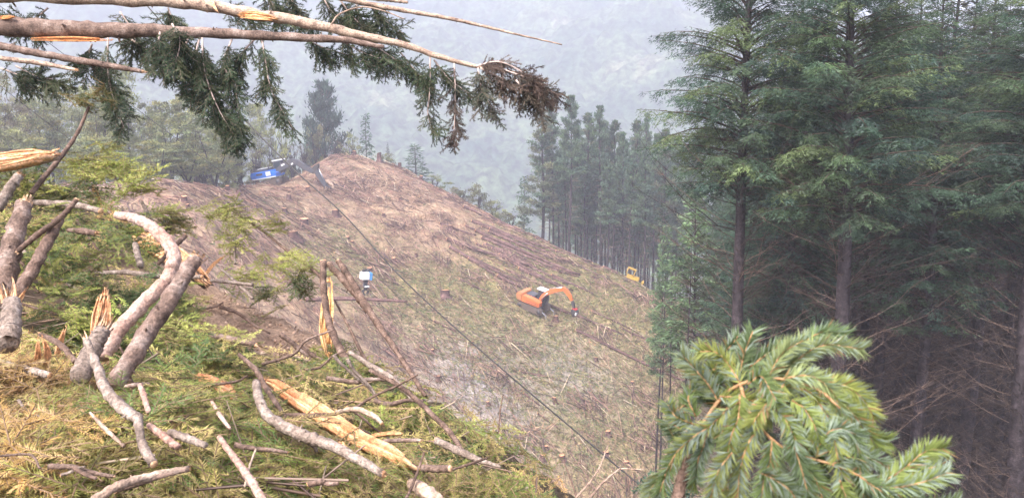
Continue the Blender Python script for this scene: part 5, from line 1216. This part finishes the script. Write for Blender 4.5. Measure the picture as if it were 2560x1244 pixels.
# limbs of all sizes half buried in the heap
g = np.random.default_rng(314)
WHERE = ('among the golden fronds at the lower left', 'in the green boughs by the left trunks', 'in the yellow-green fronds at the bottom of the pile', 'along the right shoulder of the pile')
for i in range(32):
    x_ = g.uniform(-20, 1000); y_ = max(float(np.interp(x_, [e[0] for e in edge], [e[1] for e in edge])) + 40, g.uniform(600, 1240)); az = g.uniform(-0.6, 1.2); ln = g.uniform(60, 190) * (1.5 - 0.5 * y_ / 1244)
    wp = g.uniform(6, 19) * (y_ / 1100.0); c_, s_ = math.cos(az) * ln / 2, math.sin(az) * ln / 2 * 0.8; b1, b2 = g.normal(0, 9, 2)
    pt = [(x_ - c_, y_ - s_, 9.0), (x_ - c_ * .3 + b1, y_ - s_ * .3 + b2, 9.0), (x_ + c_ * .4 - b1, y_ + s_ * .4, 9.0), (x_ + c_, y_ + s_, 9.0)]
    w_ = WHERE[1] if (x_ < 420 and y_ < 860) else WHERE[0] if x_ < 380 else WHERE[3] if y_ < 1040 or x_ > 850 else WHERE[2]
    rough_limb('limb', pt, [wp, wp * 0.9, wp * 0.75, wp * 0.55], ('bark_brown', 'bark_purple', 'bark_grey', 'bark_brown', 'bark_purple')[i % 5], 'small broken limb half buried ' + w_, 'branch', (('torn', None), (None, 'torn'), (None, None), ('cut', None))[i % 4], 'small limbs half buried in the foreground slash', knots=int(g.integers(0, 4)), seed=900 + i, sides=8, clear=0.15)

# --- needle mass of the pile (no one could count it)
g = np.random.default_rng(99)
GRN = np.array([(0.20, 0.28, 0.07), (0.28, 0.33, 0.085), (0.14, 0.225, 0.07), (0.36, 0.36, 0.10)])
YEL = np.array([(0.52, 0.44, 0.15), (0.45, 0.41, 0.13), (0.60, 0.48, 0.20)])
GLD = np.array([(0.56, 0.36, 0.13), (0.50, 0.30, 0.12), (0.62, 0.43, 0.19), (0.38, 0.23, 0.11)])
def frond_color(px, py, g):
    gold = np.clip(0.75 - px / 420.0, 0.05, 0.7) * np.clip((py - 850) / 150.0, 0.1, 1.0); yel = 0.34 + 0.12 * np.clip((py - 900) / 300, 0, 1)
    if 130 < px < 480 and 520 < py < 830: gold, yel = 0.03, 0.12
    u = g.random()
    c = GLD if u < gold else (YEL if u < gold + yel else GRN)
    return c[g.integers(len(c))] * g.uniform(0.5, 1.25)
def edge_py(px):
    return np.interp(px, [e[0] for e in edge], [e[1] for e in edge])
def dirt(px, py):
    """open soil of the mound"""
    poly = [(440, 690), (560, 700), (665, 740), (750, 790), (800, 850), (790, 960), (720, 985), (640, 930), (560, 880), (480, 830)]
    ins = False; n = len(poly)
    for i in range(n):
        (x1, y1), (x2, y2) = poly[i], poly[(i + 1) % n]
        if (y1 > py) != (y2 > py) and px < (x2 - x1) * (py - y1) / (y2 - y1) + x1: ins = not ins
    return ins
ND, SG = Acc(), Acc(); cnt = 0
qx = g.uniform(-120, 1420, 9000); qy = g.uniform(470, 1330, 9000); ok = qy > edge_py(qx) - 6; qx, qy = qx[ok], qy[ok]
pts, hit = march(near_z, qx, qy, 1.3, 15, 160)
for a, b, p, h in zip(qx, qy, pts, hit):
    if not h: continue
    dist = p[1]
    dens = 0.17 if b > 850 else 0.22
    if dirt(a, b):
        if g.random() > 0.05: continue
    elif g.random() > dens * (0.35 + 1.3 * float(np.clip(fbm(np.array([p[0] * 1.6]), np.array([p[1] * 1.6]), 171, 2)[0] * 2 - 0.5, 0, 1))): continue
    s = g.uniform(0.6, 1.15) * (0.8 + 0.04 * dist); az = g.uniform(0, 6.28); e_ = 0.15
    nx_ = np.array([-(near_z(p[0] + e_, p[1]) - near_z(p[0] - e_, p[1])) / (2 * e_), -(near_z(p[0], p[1] + e_) - near_z(p[0], p[1] - e_)) / (2 * e_), 1.0])
    up = unit(unit(nx_) + np.array([0, -0.25, 0]) + g.normal(0, 0.16, 3)); xd = np.array([math.cos(az), math.sin(az), 0.0]); xd = unit(xd - up * np.dot(xd, up) + np.array([0, 0, 0.10]))
    lod = FH if dist < 3.4 else (FM if dist < 6.0 else FL)
    
    hp = float(fbm(np.array([p[0] * 1.6]), np.array([p[1] * 1.6]), 171, 2)[0]); hgt = g.uniform(0.0, 0.10) + 0.3 * max(0.0, hp - 0.42) + (0.12 if dist > 5 and a < 480 else 0)
    lod[g.integers(len(lod))].put(ND, p + np.array([0, 0, hgt]) - xd * 0.2 * s, xd, up, s, frond_color(a, b, g), np.array([0.30, 0.19, 0.11]) * g.uniform(0.6, 1.2), g, SG); cnt += 1
ND.obj('fir_slash', MAT['needles_near'], None, kind='stuff', label='broken green and golden fir fronds covering the pile')
SG.obj('slash_stems', MAT['litter'], None, kind='stuff', label='thin brown stems among the fallen fronds')
# bare sticks and bark crumbs through the pile
n = 380; qx = g.uniform(-80, 1400, n); qy = g.uniform(480, 1300, n); ok = qy > edge_py(qx); qx, qy = qx[ok], qy[ok]; pts, hit = march(near_z, qx, qy, 1.3, 15, 160); pts = pts[hit]; n = len(pts)
d = unit(g.normal(0, 1, (n, 3)) * np.array([1, 1, 0.35])); LL = g.gamma(2, 0.10, n)[:, None] + 0.05; a = pts + np.array([0, 0, 0.09]) - d * LL / 2; b = a + d * LL + g.normal(0, .02, (n, 3)); rr_ = g.uniform(0.0022, 0.007, n)
V, Q = sticks(a, b, rr_, rr_ * .6, g); A = Acc(); A.add(V, Q, None, np.repeat(np.array([(0.34, 0.24, 0.18), (0.20, 0.13, 0.10), (0.55, 0.42, 0.30), (0.42, 0.27, 0.19)])[g.integers(0, 4, n)] * g.uniform(.7, 1.2, (n, 1)), 6, 0))
A.obj('twig_litter', MAT['litter'], None, kind='stuff', label='thin bare sticks scattered through the pile')

# crumbs of soil on the mound
n = 9000; qx = g.uniform(430, 830, n); qy = g.uniform(680, 1000, n); ok = np.array([dirt(a_, b_) for a_, b_ in zip(qx, qy)]); pts, hit = march(near_z, qx[ok], qy[ok], 3, 15, 120); pts = pts[hit]; n = len(pts)
oc = np.array([(1, 0, 0), (0, 1, 0), (-1, 0, 0), (0, -1, 0), (0, 0, 1), (0, 0, -1)], float); fc = np.array([(0, 1, 4), (1, 2, 4), (2, 3, 4), (3, 0, 4), (1, 0, 5), (2, 1, 5), (3, 2, 5), (0, 3, 5)])
V = (oc[None] * g.gamma(1.3, 0.0045, (n, 1, 1)) * g.uniform(0.5, 1.3, (n, 6, 1))) @ np.linalg.qr(g.normal(size=(n, 3, 3)))[0] + pts[:, None] + np.array([0, 0, 0.01])
A = Acc(); A.add(V.reshape(-1, 3), None, (np.arange(n)[:, None, None] * 6 + fc[None]).reshape(-1, 3), np.repeat(np.array([(0.50, 0.34, 0.24), (0.40, 0.26, 0.18), (0.28, 0.18, 0.12)])[g.integers(0, 3, n)], 6, 0))
A.obj('soil_crumbs', MAT['litter'], None, kind='stuff', label='loose crumbs of soil on the dirt mound')
# --- leafy tufts that stand out of the pile
def tuft(name, px, py, d, rpx, label, cols, nf=26, lod=None, flat=0.5, droop=0.0, group='green sprays standing out of the slash', stem=None):
    d = rest([(px, py, d)], rpx * 0.3, 0.04)[0][2]; g = np.random.default_rng(int(px * 3 + py)); c = P(px, py, d); r = rpx * d / F; A, S = Acc(), Acc(); lod = FS if d < 6 else FT; nf = max(6, int(nf * 0.78))
    for i in range(nf):
        o = g.normal(0, 1, 3) * r * np.array([0.55, 0.4, 0.45 * flat + 0.12]); az = g.uniform(0, 6.28); el = g.normal(0.15, 0.3) - droop
        xd = np.array([math.cos(az) * math.cos(el), math.sin(az) * math.cos(el), math.sin(el)]); s = g.uniform(0.75, 1.15)
        lod[g.integers(len(lod))].put(A, c + o - xd * 0.15 * s, xd, unit(np.array([0, 0, 1.0]) + g.normal(0, .3, 3)), s, np.asarray(cols)[g.integers(len(cols))] * g.uniform(.75, 1.2), (0.25, 0.16, 0.09), g, S)
    e = empty(name, c, label=label, category='fir spray', group=group)
    for acc, nm, mt in ((A, 'foliage', 'needles_near'), (S, 'stems', 'litter')):
        o = acc.obj(nm, MAT[mt], e); o.location = -Vector([float(q) for q in c]); o['kind'] = 'stuff'
    return e
BR = [(0.40, 0.43, 0.11), (0.32, 0.38, 0.09), (0.46, 0.46, 0.15)]; DK = [(0.095, 0.155, 0.055), (0.13, 0.175, 0.065)]
tuft('green_tuft', 258, 398, 7.0, 62, 'bright green tuft on the twisted whitish stem', BR, 30)
tuft('green_tuft', 205, 415, 6.9, 34, 'smaller green tuft left of the bright one', BR, 14)
tuft('green_tuft', 340, 462, 6.7, 44, 'green tuft lower right of the bright one', BR, 22)
tuft('green_tuft', 300, 420, 6.9, 40, 'green tuft filling the gap beside the bright one', BR, 18)
tuft('green_tuft', 555, 525, 8.6, 50, 'yellow-green tip of the leaning broken sapling', BR, 26, FL)
tuft('green_tuft', 600, 560, 8.5, 42, 'green spray under the sapling tip', BR, 20, FL)
tuft('green_tuft', 690, 560, 8.4, 30, 'small round green tuft right of the sapling tip', BR, 14, FL)
tuft('green_tuft', 580, 610, 8.4, 34, 'sparse green spray on the thin pale stem', BR, 14, FL)
tuft('green_tuft', 720, 650, 8.3, 42, 'green spray midway along the leaning sapling', BR, 20, FL)
tuft('green_tuft', 765, 665, 8.1, 36, 'green spray just left of the cut poles', BR, 16, FL)
tuft('green_tuft', 762, 708, 8.1, 30, 'dark green spray hanging below the leaning sapling', DK, 18, FL, 1.2, 0.8)
tuft('green_tuft', 620, 690, 8.2, 46, 'green spray behind the mound rim sticks', BR, 18, FL)
tuft('green_tuft', 660, 730, 8.6, 40, 'dull green spray at the back of the dirt mound', DK + BR, 18, FL)
tuft('green_tuft', 845, 900, 6.9, 60, 'shaggy green spray at the foot of the upright pole', DK + BR, 34, FM)
tuft('green_tuft', 905, 930, 6.6, 55, 'green spray right of the pole foot', BR + DK, 28, FM)
tuft('green_tuft', 985, 1010, 5.8, 70, 'dense green spray on the right shoulder of the pile', DK + BR, 40, FM)
tuft('green_tuft', 1060, 1060, 5.2, 60, 'green spray under the dark bowed limb', BR + DK, 34, FM)
tuft('green_tuft', 1225, 1100, 5.6, 52, 'airy green seedling top at the right foot of the pile', BR, 20, FM)
tuft('green_tuft', 1180, 1190, 4.3, 70, 'green spray around the silvery limb', BR + DK, 36, FM)
tuft('green_tuft', 1290, 1215, 4.5, 66, 'outermost green spray at the right foot of the pile', BR + DK, 34, FM)
tuft('green_tuft', 1120, 1225, 3.6, 70, 'green spray at the bottom edge of the pile', BR + DK, 36, FM)
tuft('green_tuft', 225, 245, 5.6, 46, 'sparse brown-green tip of the slim leaning stem', [(0.17, 0.15, 0.05), (0.10, 0.13, 0.05)], 16, FM)
tuft('green_tuft', 250, 730, 4.8, 95, 'deep green boughs under the curved trunk', DK, 46, FM, 0.8)
tuft('green_tuft', 200, 640, 5.0, 90, 'green boughs right of the left trunk', DK + BR[:1], 46, FM, 0.8)
tuft('green_tuft', 340, 600, 5.8, 70, 'green boughs behind the curved trunk top', DK + BR, 36, FM, 0.8)
tuft('green_tuft', 140, 560, 5.6, 80, 'green boughs above the crossing thin stick', DK + BR, 36, FM, 0.8)
tuft('green_tuft', 330, 760, 4.9, 70, 'dark green boughs in the gap between the two long trunks', DK, 34, FM, 0.8)

for (x_, y_, d_, r_, lab) in ((60, 470, 6.2, 75, 'green boughs below the shredded split log'), (170, 480, 6.4, 70, 'green boughs between leaning stem and bright tuft'), (420, 545, 7.4, 45, 'small green bough at the edge of the soil landing'),
                              (90, 640, 4.7, 80, 'green boughs between the two left trunks'), (300, 850, 4.2, 80, 'green boughs at the foot of the curved trunk'), (180, 800, 4.2, 85, 'dark boughs left of the snapped trunk'),
                              (430, 860, 4.6, 85, 'yellow-green boughs right of the leaning trunk'), (520, 900, 4.3, 80, 'yellow-green boughs below the dirt mound'), (450, 780, 5.6, 60, 'boughs on the near rim of the dirt mound'),
                              (720, 960, 4.9, 60, 'green bough where the mound meets the long split log'), (790, 930, 5.6, 60, 'green bough left of the upright pole foot'), (940, 1080, 4.2, 70, 'green bough above the end of the split log')):
    tuft('green_tuft', x_, y_, d_, r_, lab, (BR + DK + [tuple(YEL[0] * 0.8)]) if x_ > 350 else DK + BR[:2], 44, FM, 0.9)
# ------------------------------------------------------------------ broken trees hanging over the top left
HG = [(0.045, 0.075, 0.035), (0.06, 0.095, 0.045), (0.035, 0.06, 0.035), (0.085, 0.105, 0.05)]
def over_trunk(name, pts, wid, bark, label, ends=(None, None), knots=10, sides=14):
    o = rough_limb('trunk', pts, wid, bark, label, 'tree', ends, None, n=60, knots=knots, sides=sides, bump=0.035)
    e = empty(name, P(*pts[0]), label=label, category='fallen tree', group='broken trees hanging over the slope')
    for k in ('label', 'category'): del o[k]
    o.parent = e; o.location = -e.location
    return e

def hang(e, pts, rpx, nf, cols, seed, name='hanging_branch', down=0.9, lod=None, r0=5, sc_=1.0):
    """drooping bough: stem with side sprays hanging from it"""
    g = np.random.default_rng(seed); W = catmull([P(*q) for q in pts], 14); d = pts[0][2]; A = Acc(); B = Acc(); lod = FS; nf = int(nf * 1.3)
    V, Q, T = tube(W, [pxr(r0, d), pxr(r0 * 0.35, d)], 6, 0.1, seed); B.add(V, Q, T, (0.55, 0.42, 0.36))
    r = rpx * d / F; cols = np.asarray(cols)
    for i in range(nf):
        u = g.uniform(0.06, 1.0); k = u * 13; j = min(int(k), 12); f = k - j; p = W[j] * (1 - f) + W[j + 1] * f; ax = unit(W[j + 1] - W[j])
        s3 = unit(g.normal(0, 1, 3)); s3 = unit(s3 - ax * np.dot(s3, ax)); wgt = 0.55 + 0.45 * math.sin(math.pi * min(1, u * 1.1))
        xd = unit(ax * g.uniform(0.3, 0.9) + s3 * g.uniform(0.3, 0.9) + np.array([0, 0, -down]) * g.uniform(0.4, 1.1)); s = g.uniform(0.7, 1.15) * (0.6 + 0.5 * wgt) * sc_ * (0.75 + 0.016 * rpx)
        lod[g.integers(len(lod))].put(A, p, xd, unit(g.normal(0, 1, 3)), s, cols[g.integers(len(cols))] * g.uniform(0.7, 1.3), (0.16, 0.11, 0.08), g, B)
    st = B.obj(name, MAT['litter'], e); st.location = -e.location
    fo = A.obj('foliage', MAT['needles_near'], st, kind='stuff')
    return st

D0 = 8.0
ea = over_trunk('fallen_fir', [(-120, 62, D0), (0, 67, D0), (150, 72, D0), (300, 76, D0), (500, 82, D0), (700, 92, D0), (860, 101, D0), (960, 118, D0)], [54, 50, 44, 38, 27, 22, 17, 10], 'bark_purple', 'thick purple-brown broken trunk jutting in level from the left edge', (None, None), 26)
eb = over_trunk('fallen_fir', [(-60, -14, 8.3), (150, -8, 8.3), (400, 2, 8.3), (520, 15, 8.3), (640, 36, 8.3), (760, 56, 8.3), (880, 84, 8.3), (1000, 110, 8.3), (1110, 145, 8.3), (1200, 168, 8.3), (1290, 182, 8.3), (1370, 205, 8.3)], [36, 34, 32, 30, 28, 26, 22, 17, 13, 10, 7, 4], 'bark_tan', 'long stripped tan trunk bending down to a brown wilted tip', (None, None), 30)
ec = over_trunk('fallen_fir', [(600, -60, 8.8), (760, -28, 8.8), (880, 2, 8.8), (1000, 25, 8.8), (1100, 42, 8.8), (1200, 64, 8.8), (1300, 88, 8.8), (1405, 112, 8.8)], [18, 16, 14, 12, 10, 8, 5, 3], 'bark_tan', 'thin bare spear-like tree top pointing right above the others', (None, None), 22, 9)
ed = over_trunk('fallen_fir', [(-60, 100, 7.6), (0, 115, 7.6), (120, 138, 7.6), (260, 162, 7.6), (356, 179, 7.6)], [22, 20, 18, 16, 10], 'bark_purple', 'slim dark trunk with a stripped broken end below the thick one', (None, 'long'), 12, 10)
ee = over_trunk('fallen_fir', [(-60, 138, 7.4), (20, 148, 7.4), (100, 158, 7.4), (190, 175, 7.4)], [9, 12, 13, 8], 'bark_tan', 'short peeled tan stick below the slim dark trunk', (None, 'long'), 6, 9)
ef = over_trunk('fallen_fir', [(840, -12, 9.2), (930, -4, 9.2), (1018, 6, 9.2)], [14, 12, 8], 'bark_tan', 'short torn limb at the top edge', (None, 'torn'), 5, 8)
slab('split_plank', [(80, 98, 7.95), (180, 98, 7.92), (280, 100, 7.9)], [8, 14, 6], 0.03, 'orange torn strip hanging under the thick trunk', 0.0, ((1.0, 0.65, 0.38), (1.1, 0.8, 0.5)), seed=51)
slab('split_plank', [(600, 38, 8.22), (640, 40, 8.2), (690, 48, 8.2)], [14, 22, 10], 0.02, 'pale bark wound on the long tan trunk', 0.2, ((1.2, 1.0, 0.75), (1.1, 0.85, 0.55)), seed=52)
slab('splinter', [(520, -20, 8.2), (532, 10, 8.18), (546, 34, 8.16)], [9, 9, 2], 0.01, 'white splinter hanging off the long tan trunk', 0.0, ((1.4, 1.3, 1.2),), seed=53, cat='splinter')
slab('splinter', [(0, 46, 7.9), (20, 44, 7.88), (36, 42, 7.88)], [8, 9, 3], 0.015, 'orange chip on top of the thick trunk at the edge', 0.3, ((1.1, 0.75, 0.45),), seed=54, cat='splinter')
# boughs of the thick trunk
k = 500
for pts, rp, nf in (([(500, 90, 8), (488, 150, 7.95), (500, 220, 7.9), (560, 300, 7.85)], 46, 44), ([(505, 95, 7.9), (512, 180, 7.85), (545, 270, 7.8), (590, 345, 7.75)], 44, 54),
                    ([(580, 98, 8), (560, 160, 7.95), (590, 230, 7.9), (600, 345, 7.85)], 40, 44), ([(655, 100, 8), (665, 160, 7.95), (680, 230, 7.9), (735, 325, 7.85)], 30, 40),
                    ([(400, 80, 7.9), (395, 130, 7.88), (420, 170, 7.85)], 38, 26), ([(430, 60, 7.8), (450, 100, 7.75), (440, 160, 7.7)], 40, 26), ([(270, 95, 7.9), (270, 180, 7.85), (282, 240, 7.8), (310, 320, 7.8)], 36, 34),
                    ([(640, 95, 8.1), (600, 140, 8.1), (570, 200, 8.1)], 36, 22), ([(470, 95, 8.2), (455, 150, 8.2), (462, 215, 8.2)], 34, 22)):
    hang(ea, pts, rp, nf, HG, k, sc_=0.9); k += 1
for pts, rp, nf in (([(300, 30, 8.3), (330, 75, 8.3), (340, 110, 8.3)], 44, 18), ([(120, 20, 8.4), (90, 45, 8.4), (60, 60, 8.4)], 50, 22), ([(420, 20, 8.3), (430, 45, 8.3), (450, 70, 8.3)], 44, 18),
                    ([(230, 110, 8.2), (220, 150, 8.2), (240, 175, 8.2)], 44, 18), ([(40, 165, 8.0), (90, 190, 8.0), (140, 200, 8.0)], 34, 16), ([(330, 100, 8.2), (360, 120, 8.2), (400, 135, 8.2)], 40, 18), ([(0, 170, 8.0), (40, 185, 8.0), (85, 200, 8.0)], 36, 14), ([(560, 20, 9.0), (600, 45, 9.0), (640, 62, 9.0)], 36, 16)):
    hang(ea, pts, rp, nf, HG + [(0.10, 0.12, 0.06)], k, down=0.4); k += 1
# boughs of the long tan trunk
for pts, rp, nf, cl in (([(760, 95, 8.5), (810, 120, 8.5), (880, 140, 8.5)], 30, 22, HG), ([(850, 100, 8.4), (900, 128, 8.4), (960, 150, 8.4)], 28, 24, HG), ([(930, 110, 8.4), (990, 150, 8.4), (1055, 195, 8.4)], 26, 26, HG),
                        ([(1000, 130, 8.4), (1040, 180, 8.4), (1085, 230, 8.4)], 24, 22, HG), ([(1075, 140, 8.3), (1075, 220, 8.3), (1070, 290, 8.3), (1090, 335, 8.3)], 20, 24, HG), ([(1135, 150, 8.3), (1138, 230, 8.3), (1136, 310, 8.3), (1132, 348, 8.3)], 20, 20, [(0.12, 0.085, 0.07), (0.09, 0.07, 0.055)]),
                        ([(1085, 150, 8.35), (1125, 200, 8.35), (1175, 235, 8.35)], 24, 22, HG), ([(1195, 170, 8.2), (1205, 225, 8.2), (1240, 285, 8.2)], 26, 26, [(0.06, 0.075, 0.05), (0.09, 0.08, 0.06)]),
                        ([(1190, 166, 8.2), (1250, 155, 8.2), (1320, 190, 8.2), (1360, 240, 8.2)], 26, 36, [(0.15, 0.105, 0.085), (0.12, 0.085, 0.07)]), ([(1200, 170, 8.25), (1270, 205, 8.25), (1330, 245, 8.25)], 28, 34, [(0.14, 0.10, 0.08), (0.10, 0.085, 0.06)]),
                        ([(1260, 175, 8.2), (1330, 200, 8.2), (1400, 240, 8.2)], 20, 22, [(0.15, 0.11, 0.09), (0.10, 0.09, 0.07)]), ([(1290, 200, 8.2), (1330, 250, 8.2), (1360, 290, 8.2)], 18, 18, [(0.11, 0.095, 0.07), (0.08, 0.08, 0.06)])):
    hang(eb, pts, rp, nf, cl, k, down=0.7); k += 1
# boughs of the thin bare top
for pts, rp, nf in (([(720, -30, 8.9), (740, 20, 8.9), (790, 70, 8.9)], 34, 24), ([(850, 0, 8.9), (880, 40, 8.9), (920, 80, 8.9)], 30, 24), ([(920, 10, 8.9), (960, 50, 8.9), (1010, 85, 8.9)], 26, 24), ([(800, -20, 9), (830, 30, 9), (870, 60, 9)], 30, 22), ([(660, -30, 9.1), (680, 10, 9.1), (700, 40, 9.1)], 34, 22), ([(890, 5, 9.1), (900, 60, 9.1), (930, 110, 9.1)], 24, 18)):
    hang(ec, pts, rp, nf, HG + [(0.10, 0.12, 0.06)], k, down=0.6); k += 1
B = Acc(); V, Q, T = tube(catmull([P(828, 62, 8.2), P(850, 35, 8.2), P(905, 18, 8.2), P(960, 28, 8.2), P(1010, 48, 8.2)], 24), [pxr(5, 8.2), pxr(3, 8.2)], 6); B.add(V, Q, T)
o = B.obj('peeled_branch', MAT['bark_tan'], eb, True); o.location = -eb.location

# ------------------------------------------------------------------ fir branch close to the camera
DB = 0.86
eb2 = empty('fir_branch', P(1700, 1300, DB), label='living green fir branch close in front of the camera at the lower right', category='branch')
g = np.random.default_rng(8)
def near_stem(pts, w0, w1, mat='twig_orange', name='twig', n=16):
    W = catmull([P(*q) for q in pts], n); A = Acc(); V, Q, T = tube(W, [pxr(w0, pts[0][2]), pxr(w1, pts[-1][2])], 8, 0.06, int(pts[0][0])); A.add(V, Q, T)
    o = A.obj(name, MAT[mat], eb2, True); o.location = -eb2.location; return W, o
NG = np.array([(0.23, 0.28, 0.08), (0.18, 0.24, 0.085), (0.29, 0.32, 0.09), (0.15, 0.205, 0.09), (0.24, 0.28, 0.12)])
PALE = np.array([(0.29, 0.35, 0.27), (0.25, 0.31, 0.22)])
def near_shoot(pts, w0=9, nl=0.027, pale=0.25, dens=1.0, face=None):
    W, o = near_stem(pts, w0 * 0.7, 3, n=14); seg = np.linalg.norm(np.diff(W, axis=0), axis=1); A = Acc()
    d = unit(np.diff(W, axis=0)); k = max(6, int(seg.mean() * 4200 * dens))
    view = unit(-W[len(W) // 2]); upv = view if face is None else face
    V, Q = shoots(W[:-1], d, seg, k, nl, 0.0025, g, 0.72, upv=upv, tilt=1.0)
    n = len(V) // 3; c = NG[g.integers(len(NG))] * g.uniform(0.8, 1.2); cc = np.tile(c, (n, 1)) * g.uniform(0.75, 1.25, (n, 1)); m = g.random(n) < pale; cc[m] = PALE[g.integers(0, 2, m.sum())]; bt = g.random(n) < 0.03; cc[bt] = (0.34, 0.20, 0.09)
    A.add(V, None, Q, np.repeat(cc, 3, 0)); f = A.obj('needles', MAT['needles_near'], o, kind='stuff'); return o
near_stem([(1685, 1300, DB), (1700, 1215, DB), (1722, 1140, DB), (1735, 1090, DB)], 38, 20, 'bark_brown', 'stem')
near_stem([(1735, 1095, DB), (1790, 1010, .84), (1850, 960, .82), (1940, 945, .8), (2040, 970, .78), (2100, 1020, .77)], 10, 6, name='stem')
near_stem([(1850, 960, .82), (1880, 1040, .8), (1960, 1120, .78), (2080, 1160, .77), (2200, 1210, .76)], 9, 5, name='stem')
SH = [[(1840, 985, .83), (1850, 930, .83), (1862, 880, .83), (1882, 828, .83)], [(1800, 1010, .84), (1770, 960, .84), (1735, 920, .84), (1705, 885, .85)],
      [(1850, 955, .82), (1820, 910, .83), (1790, 880, .83), (1750, 878, .83)], [(1930, 945, .81), (1990, 900, .81), (2060, 862, .81), (2155, 872, .81)],
      [(1920, 948, .8), (1940, 905, .8), (1965, 875, .8), (2010, 850, .8)], [(1960, 945, .79), (2030, 940, .78), (2085, 985, .78), (2105, 1050, .78)],
      [(1850, 985, .81), (1846, 1040, .8), (1828, 1090, .79), (1815, 1150, .79)], [(1870, 960, .8), (1900, 940, .79), (1920, 965, .78), (1940, 1000, .77)],
      [(1980, 1000, .79), (2010, 1020, .78), (2035, 1060, .77), (2050, 1110, .77)], [(2040, 975, .79), (2100, 960, .79), (2150, 990, .79), (2185, 1040, .79)],
      [(2070, 990, .78), (2120, 1020, .78), (2160, 1070, .78), (2195, 1120, .78)], [(1900, 1060, .79), (1870, 1110, .79), (1850, 1170, .79), (1845, 1250, .79)],
      [(1960, 1110, .78), (2000, 1150, .77), (2040, 1200, .77), (2065, 1270, .77)], [(1820, 1020, .8), (1780, 1060, .8), (1735, 1090, .8), (1690, 1130, .81)],
      [(1740, 1090, .86), (1700, 1120, .86), (1670, 1170, .86), (1650, 1230, .86)], [(1735, 1060, .87), (1690, 1040, .87), (1670, 1010, .87)],
      [(1740, 1040, .86), (1720, 990, .86), (1760, 965, .86), (1800, 960, .86)], [(1830, 1130, .78), (1800, 1170, .78), (1785, 1210, .78), (1770, 1270, .78)],
      [(1930, 1100, .77), (1925, 1150, .77), (1910, 1200, .77), (1900, 1270, .77)], [(2080, 1160, .77), (2130, 1140, .77), (2190, 1150, .77), (2240, 1185, .77)],
      [(2200, 1210, .76), (2260, 1170, .76), (2310, 1130, .76), (2360, 1120, .76)], [(2200, 1215, .75), (2260, 1215, .75), (2320, 1200, .75), (2370, 1180, .75)],
      [(2150, 1190, .76), (2200, 1225, .75), (2250, 1250, .75), (2310, 1265, .75)], [(2040, 1140, .77), (2060, 1090, .77), (2100, 1070, .77), (2150, 1090, .77)],
      [(1990, 1060, .77), (1985, 1110, .76), (2000, 1160, .76), (2020, 1230, .76)], [(1880, 1010, .79), (1930, 1020, .78), (1965, 1050, .77), (1990, 1100, .76)],
      [(1800, 990, .83), (1850, 995, .82), (1900, 1010, .81), (1930, 1050, .8)], [(2110, 1060, .78), (2140, 1110, .77), (2150, 1170, .77), (2160, 1250, .77)],
      [(1870, 920, .83), (1910, 890, .83), (1940, 870, .83), (1970, 868, .83)], [(1770, 1060, .82), (1760, 1110, .81), (1745, 1150, .81), (1740, 1190, .81)],
      [(1650, 1180, .88), (1640, 1200, .88), (1625, 1225, .88)], [(2050, 1010, .79), (2080, 1060, .78), (2090, 1120, .77), (2105, 1190, .77)],
      [(1960, 960, .8), (1940, 985, .79), (1915, 1010, .78), (1880, 1060, .78)], [(1900, 1180, .77), (1940, 1200, .76), (1980, 1230, .76), (2000, 1280, .76)], [(2100, 1200, .76), (2110, 1230, .75), (2130, 1260, .75)]]
for p in list(SH)[::1]:      # more layers behind, a little apart
    q = np.array(p); q[:, :2] += g.normal(0, 26, (1, 2)) + g.normal(0, 9, (len(q), 2)) + np.array([0, 34]); q[:, 2] += 0.05; SH.append([tuple(a) for a in q])
for i, p in enumerate(SH):
    near_shoot(p, 8, 0.0175, 0.5 if p[0][1] > 1000 and i % 2 else 0.2)
# small plants at the very bottom
tuft('green_tuft', 1660, 1236, 3.2, 40, 'blue-green low shrub under the close green branch', [(0.06, 0.11, 0.08), (0.08, 0.14, 0.09)], 16, FM)
tuft('green_tuft', 1925, 1252, 6.5, 40, 'dim leafy shrub glimpsed below the close green branch', [(0.07, 0.12, 0.06)], 16, FM)
# ------------------------------------------------------------------ misty air over the whole valley
m, t, out = nodes_of('misty_air')
pv = t.nodes.new('ShaderNodeVolumePrincipled')
pv.inputs['Color'].default_value = (0.75, 0.765, 0.88, 1); pv.inputs['Density'].default_value = 0.00086; pv.inputs['Anisotropy'].default_value = 0.0
t.links.new(pv.outputs[0], out.inputs['Volume'])
bm = bmesh.new(); bmesh.ops.create_cube(bm, size=1)
me = bpy.data.meshes.new('haze'); bm.to_mesh(me); bm.free(); me.materials.append(m)
hz = bpy.data.objects.new('haze', me); C.objects.link(hz)
hz.scale = (2800, 1680, 640); hz.location = (0, 795, 155)
hz['kind'] = 'stuff'; hz['label'] = 'pale mist filling the whole valley'
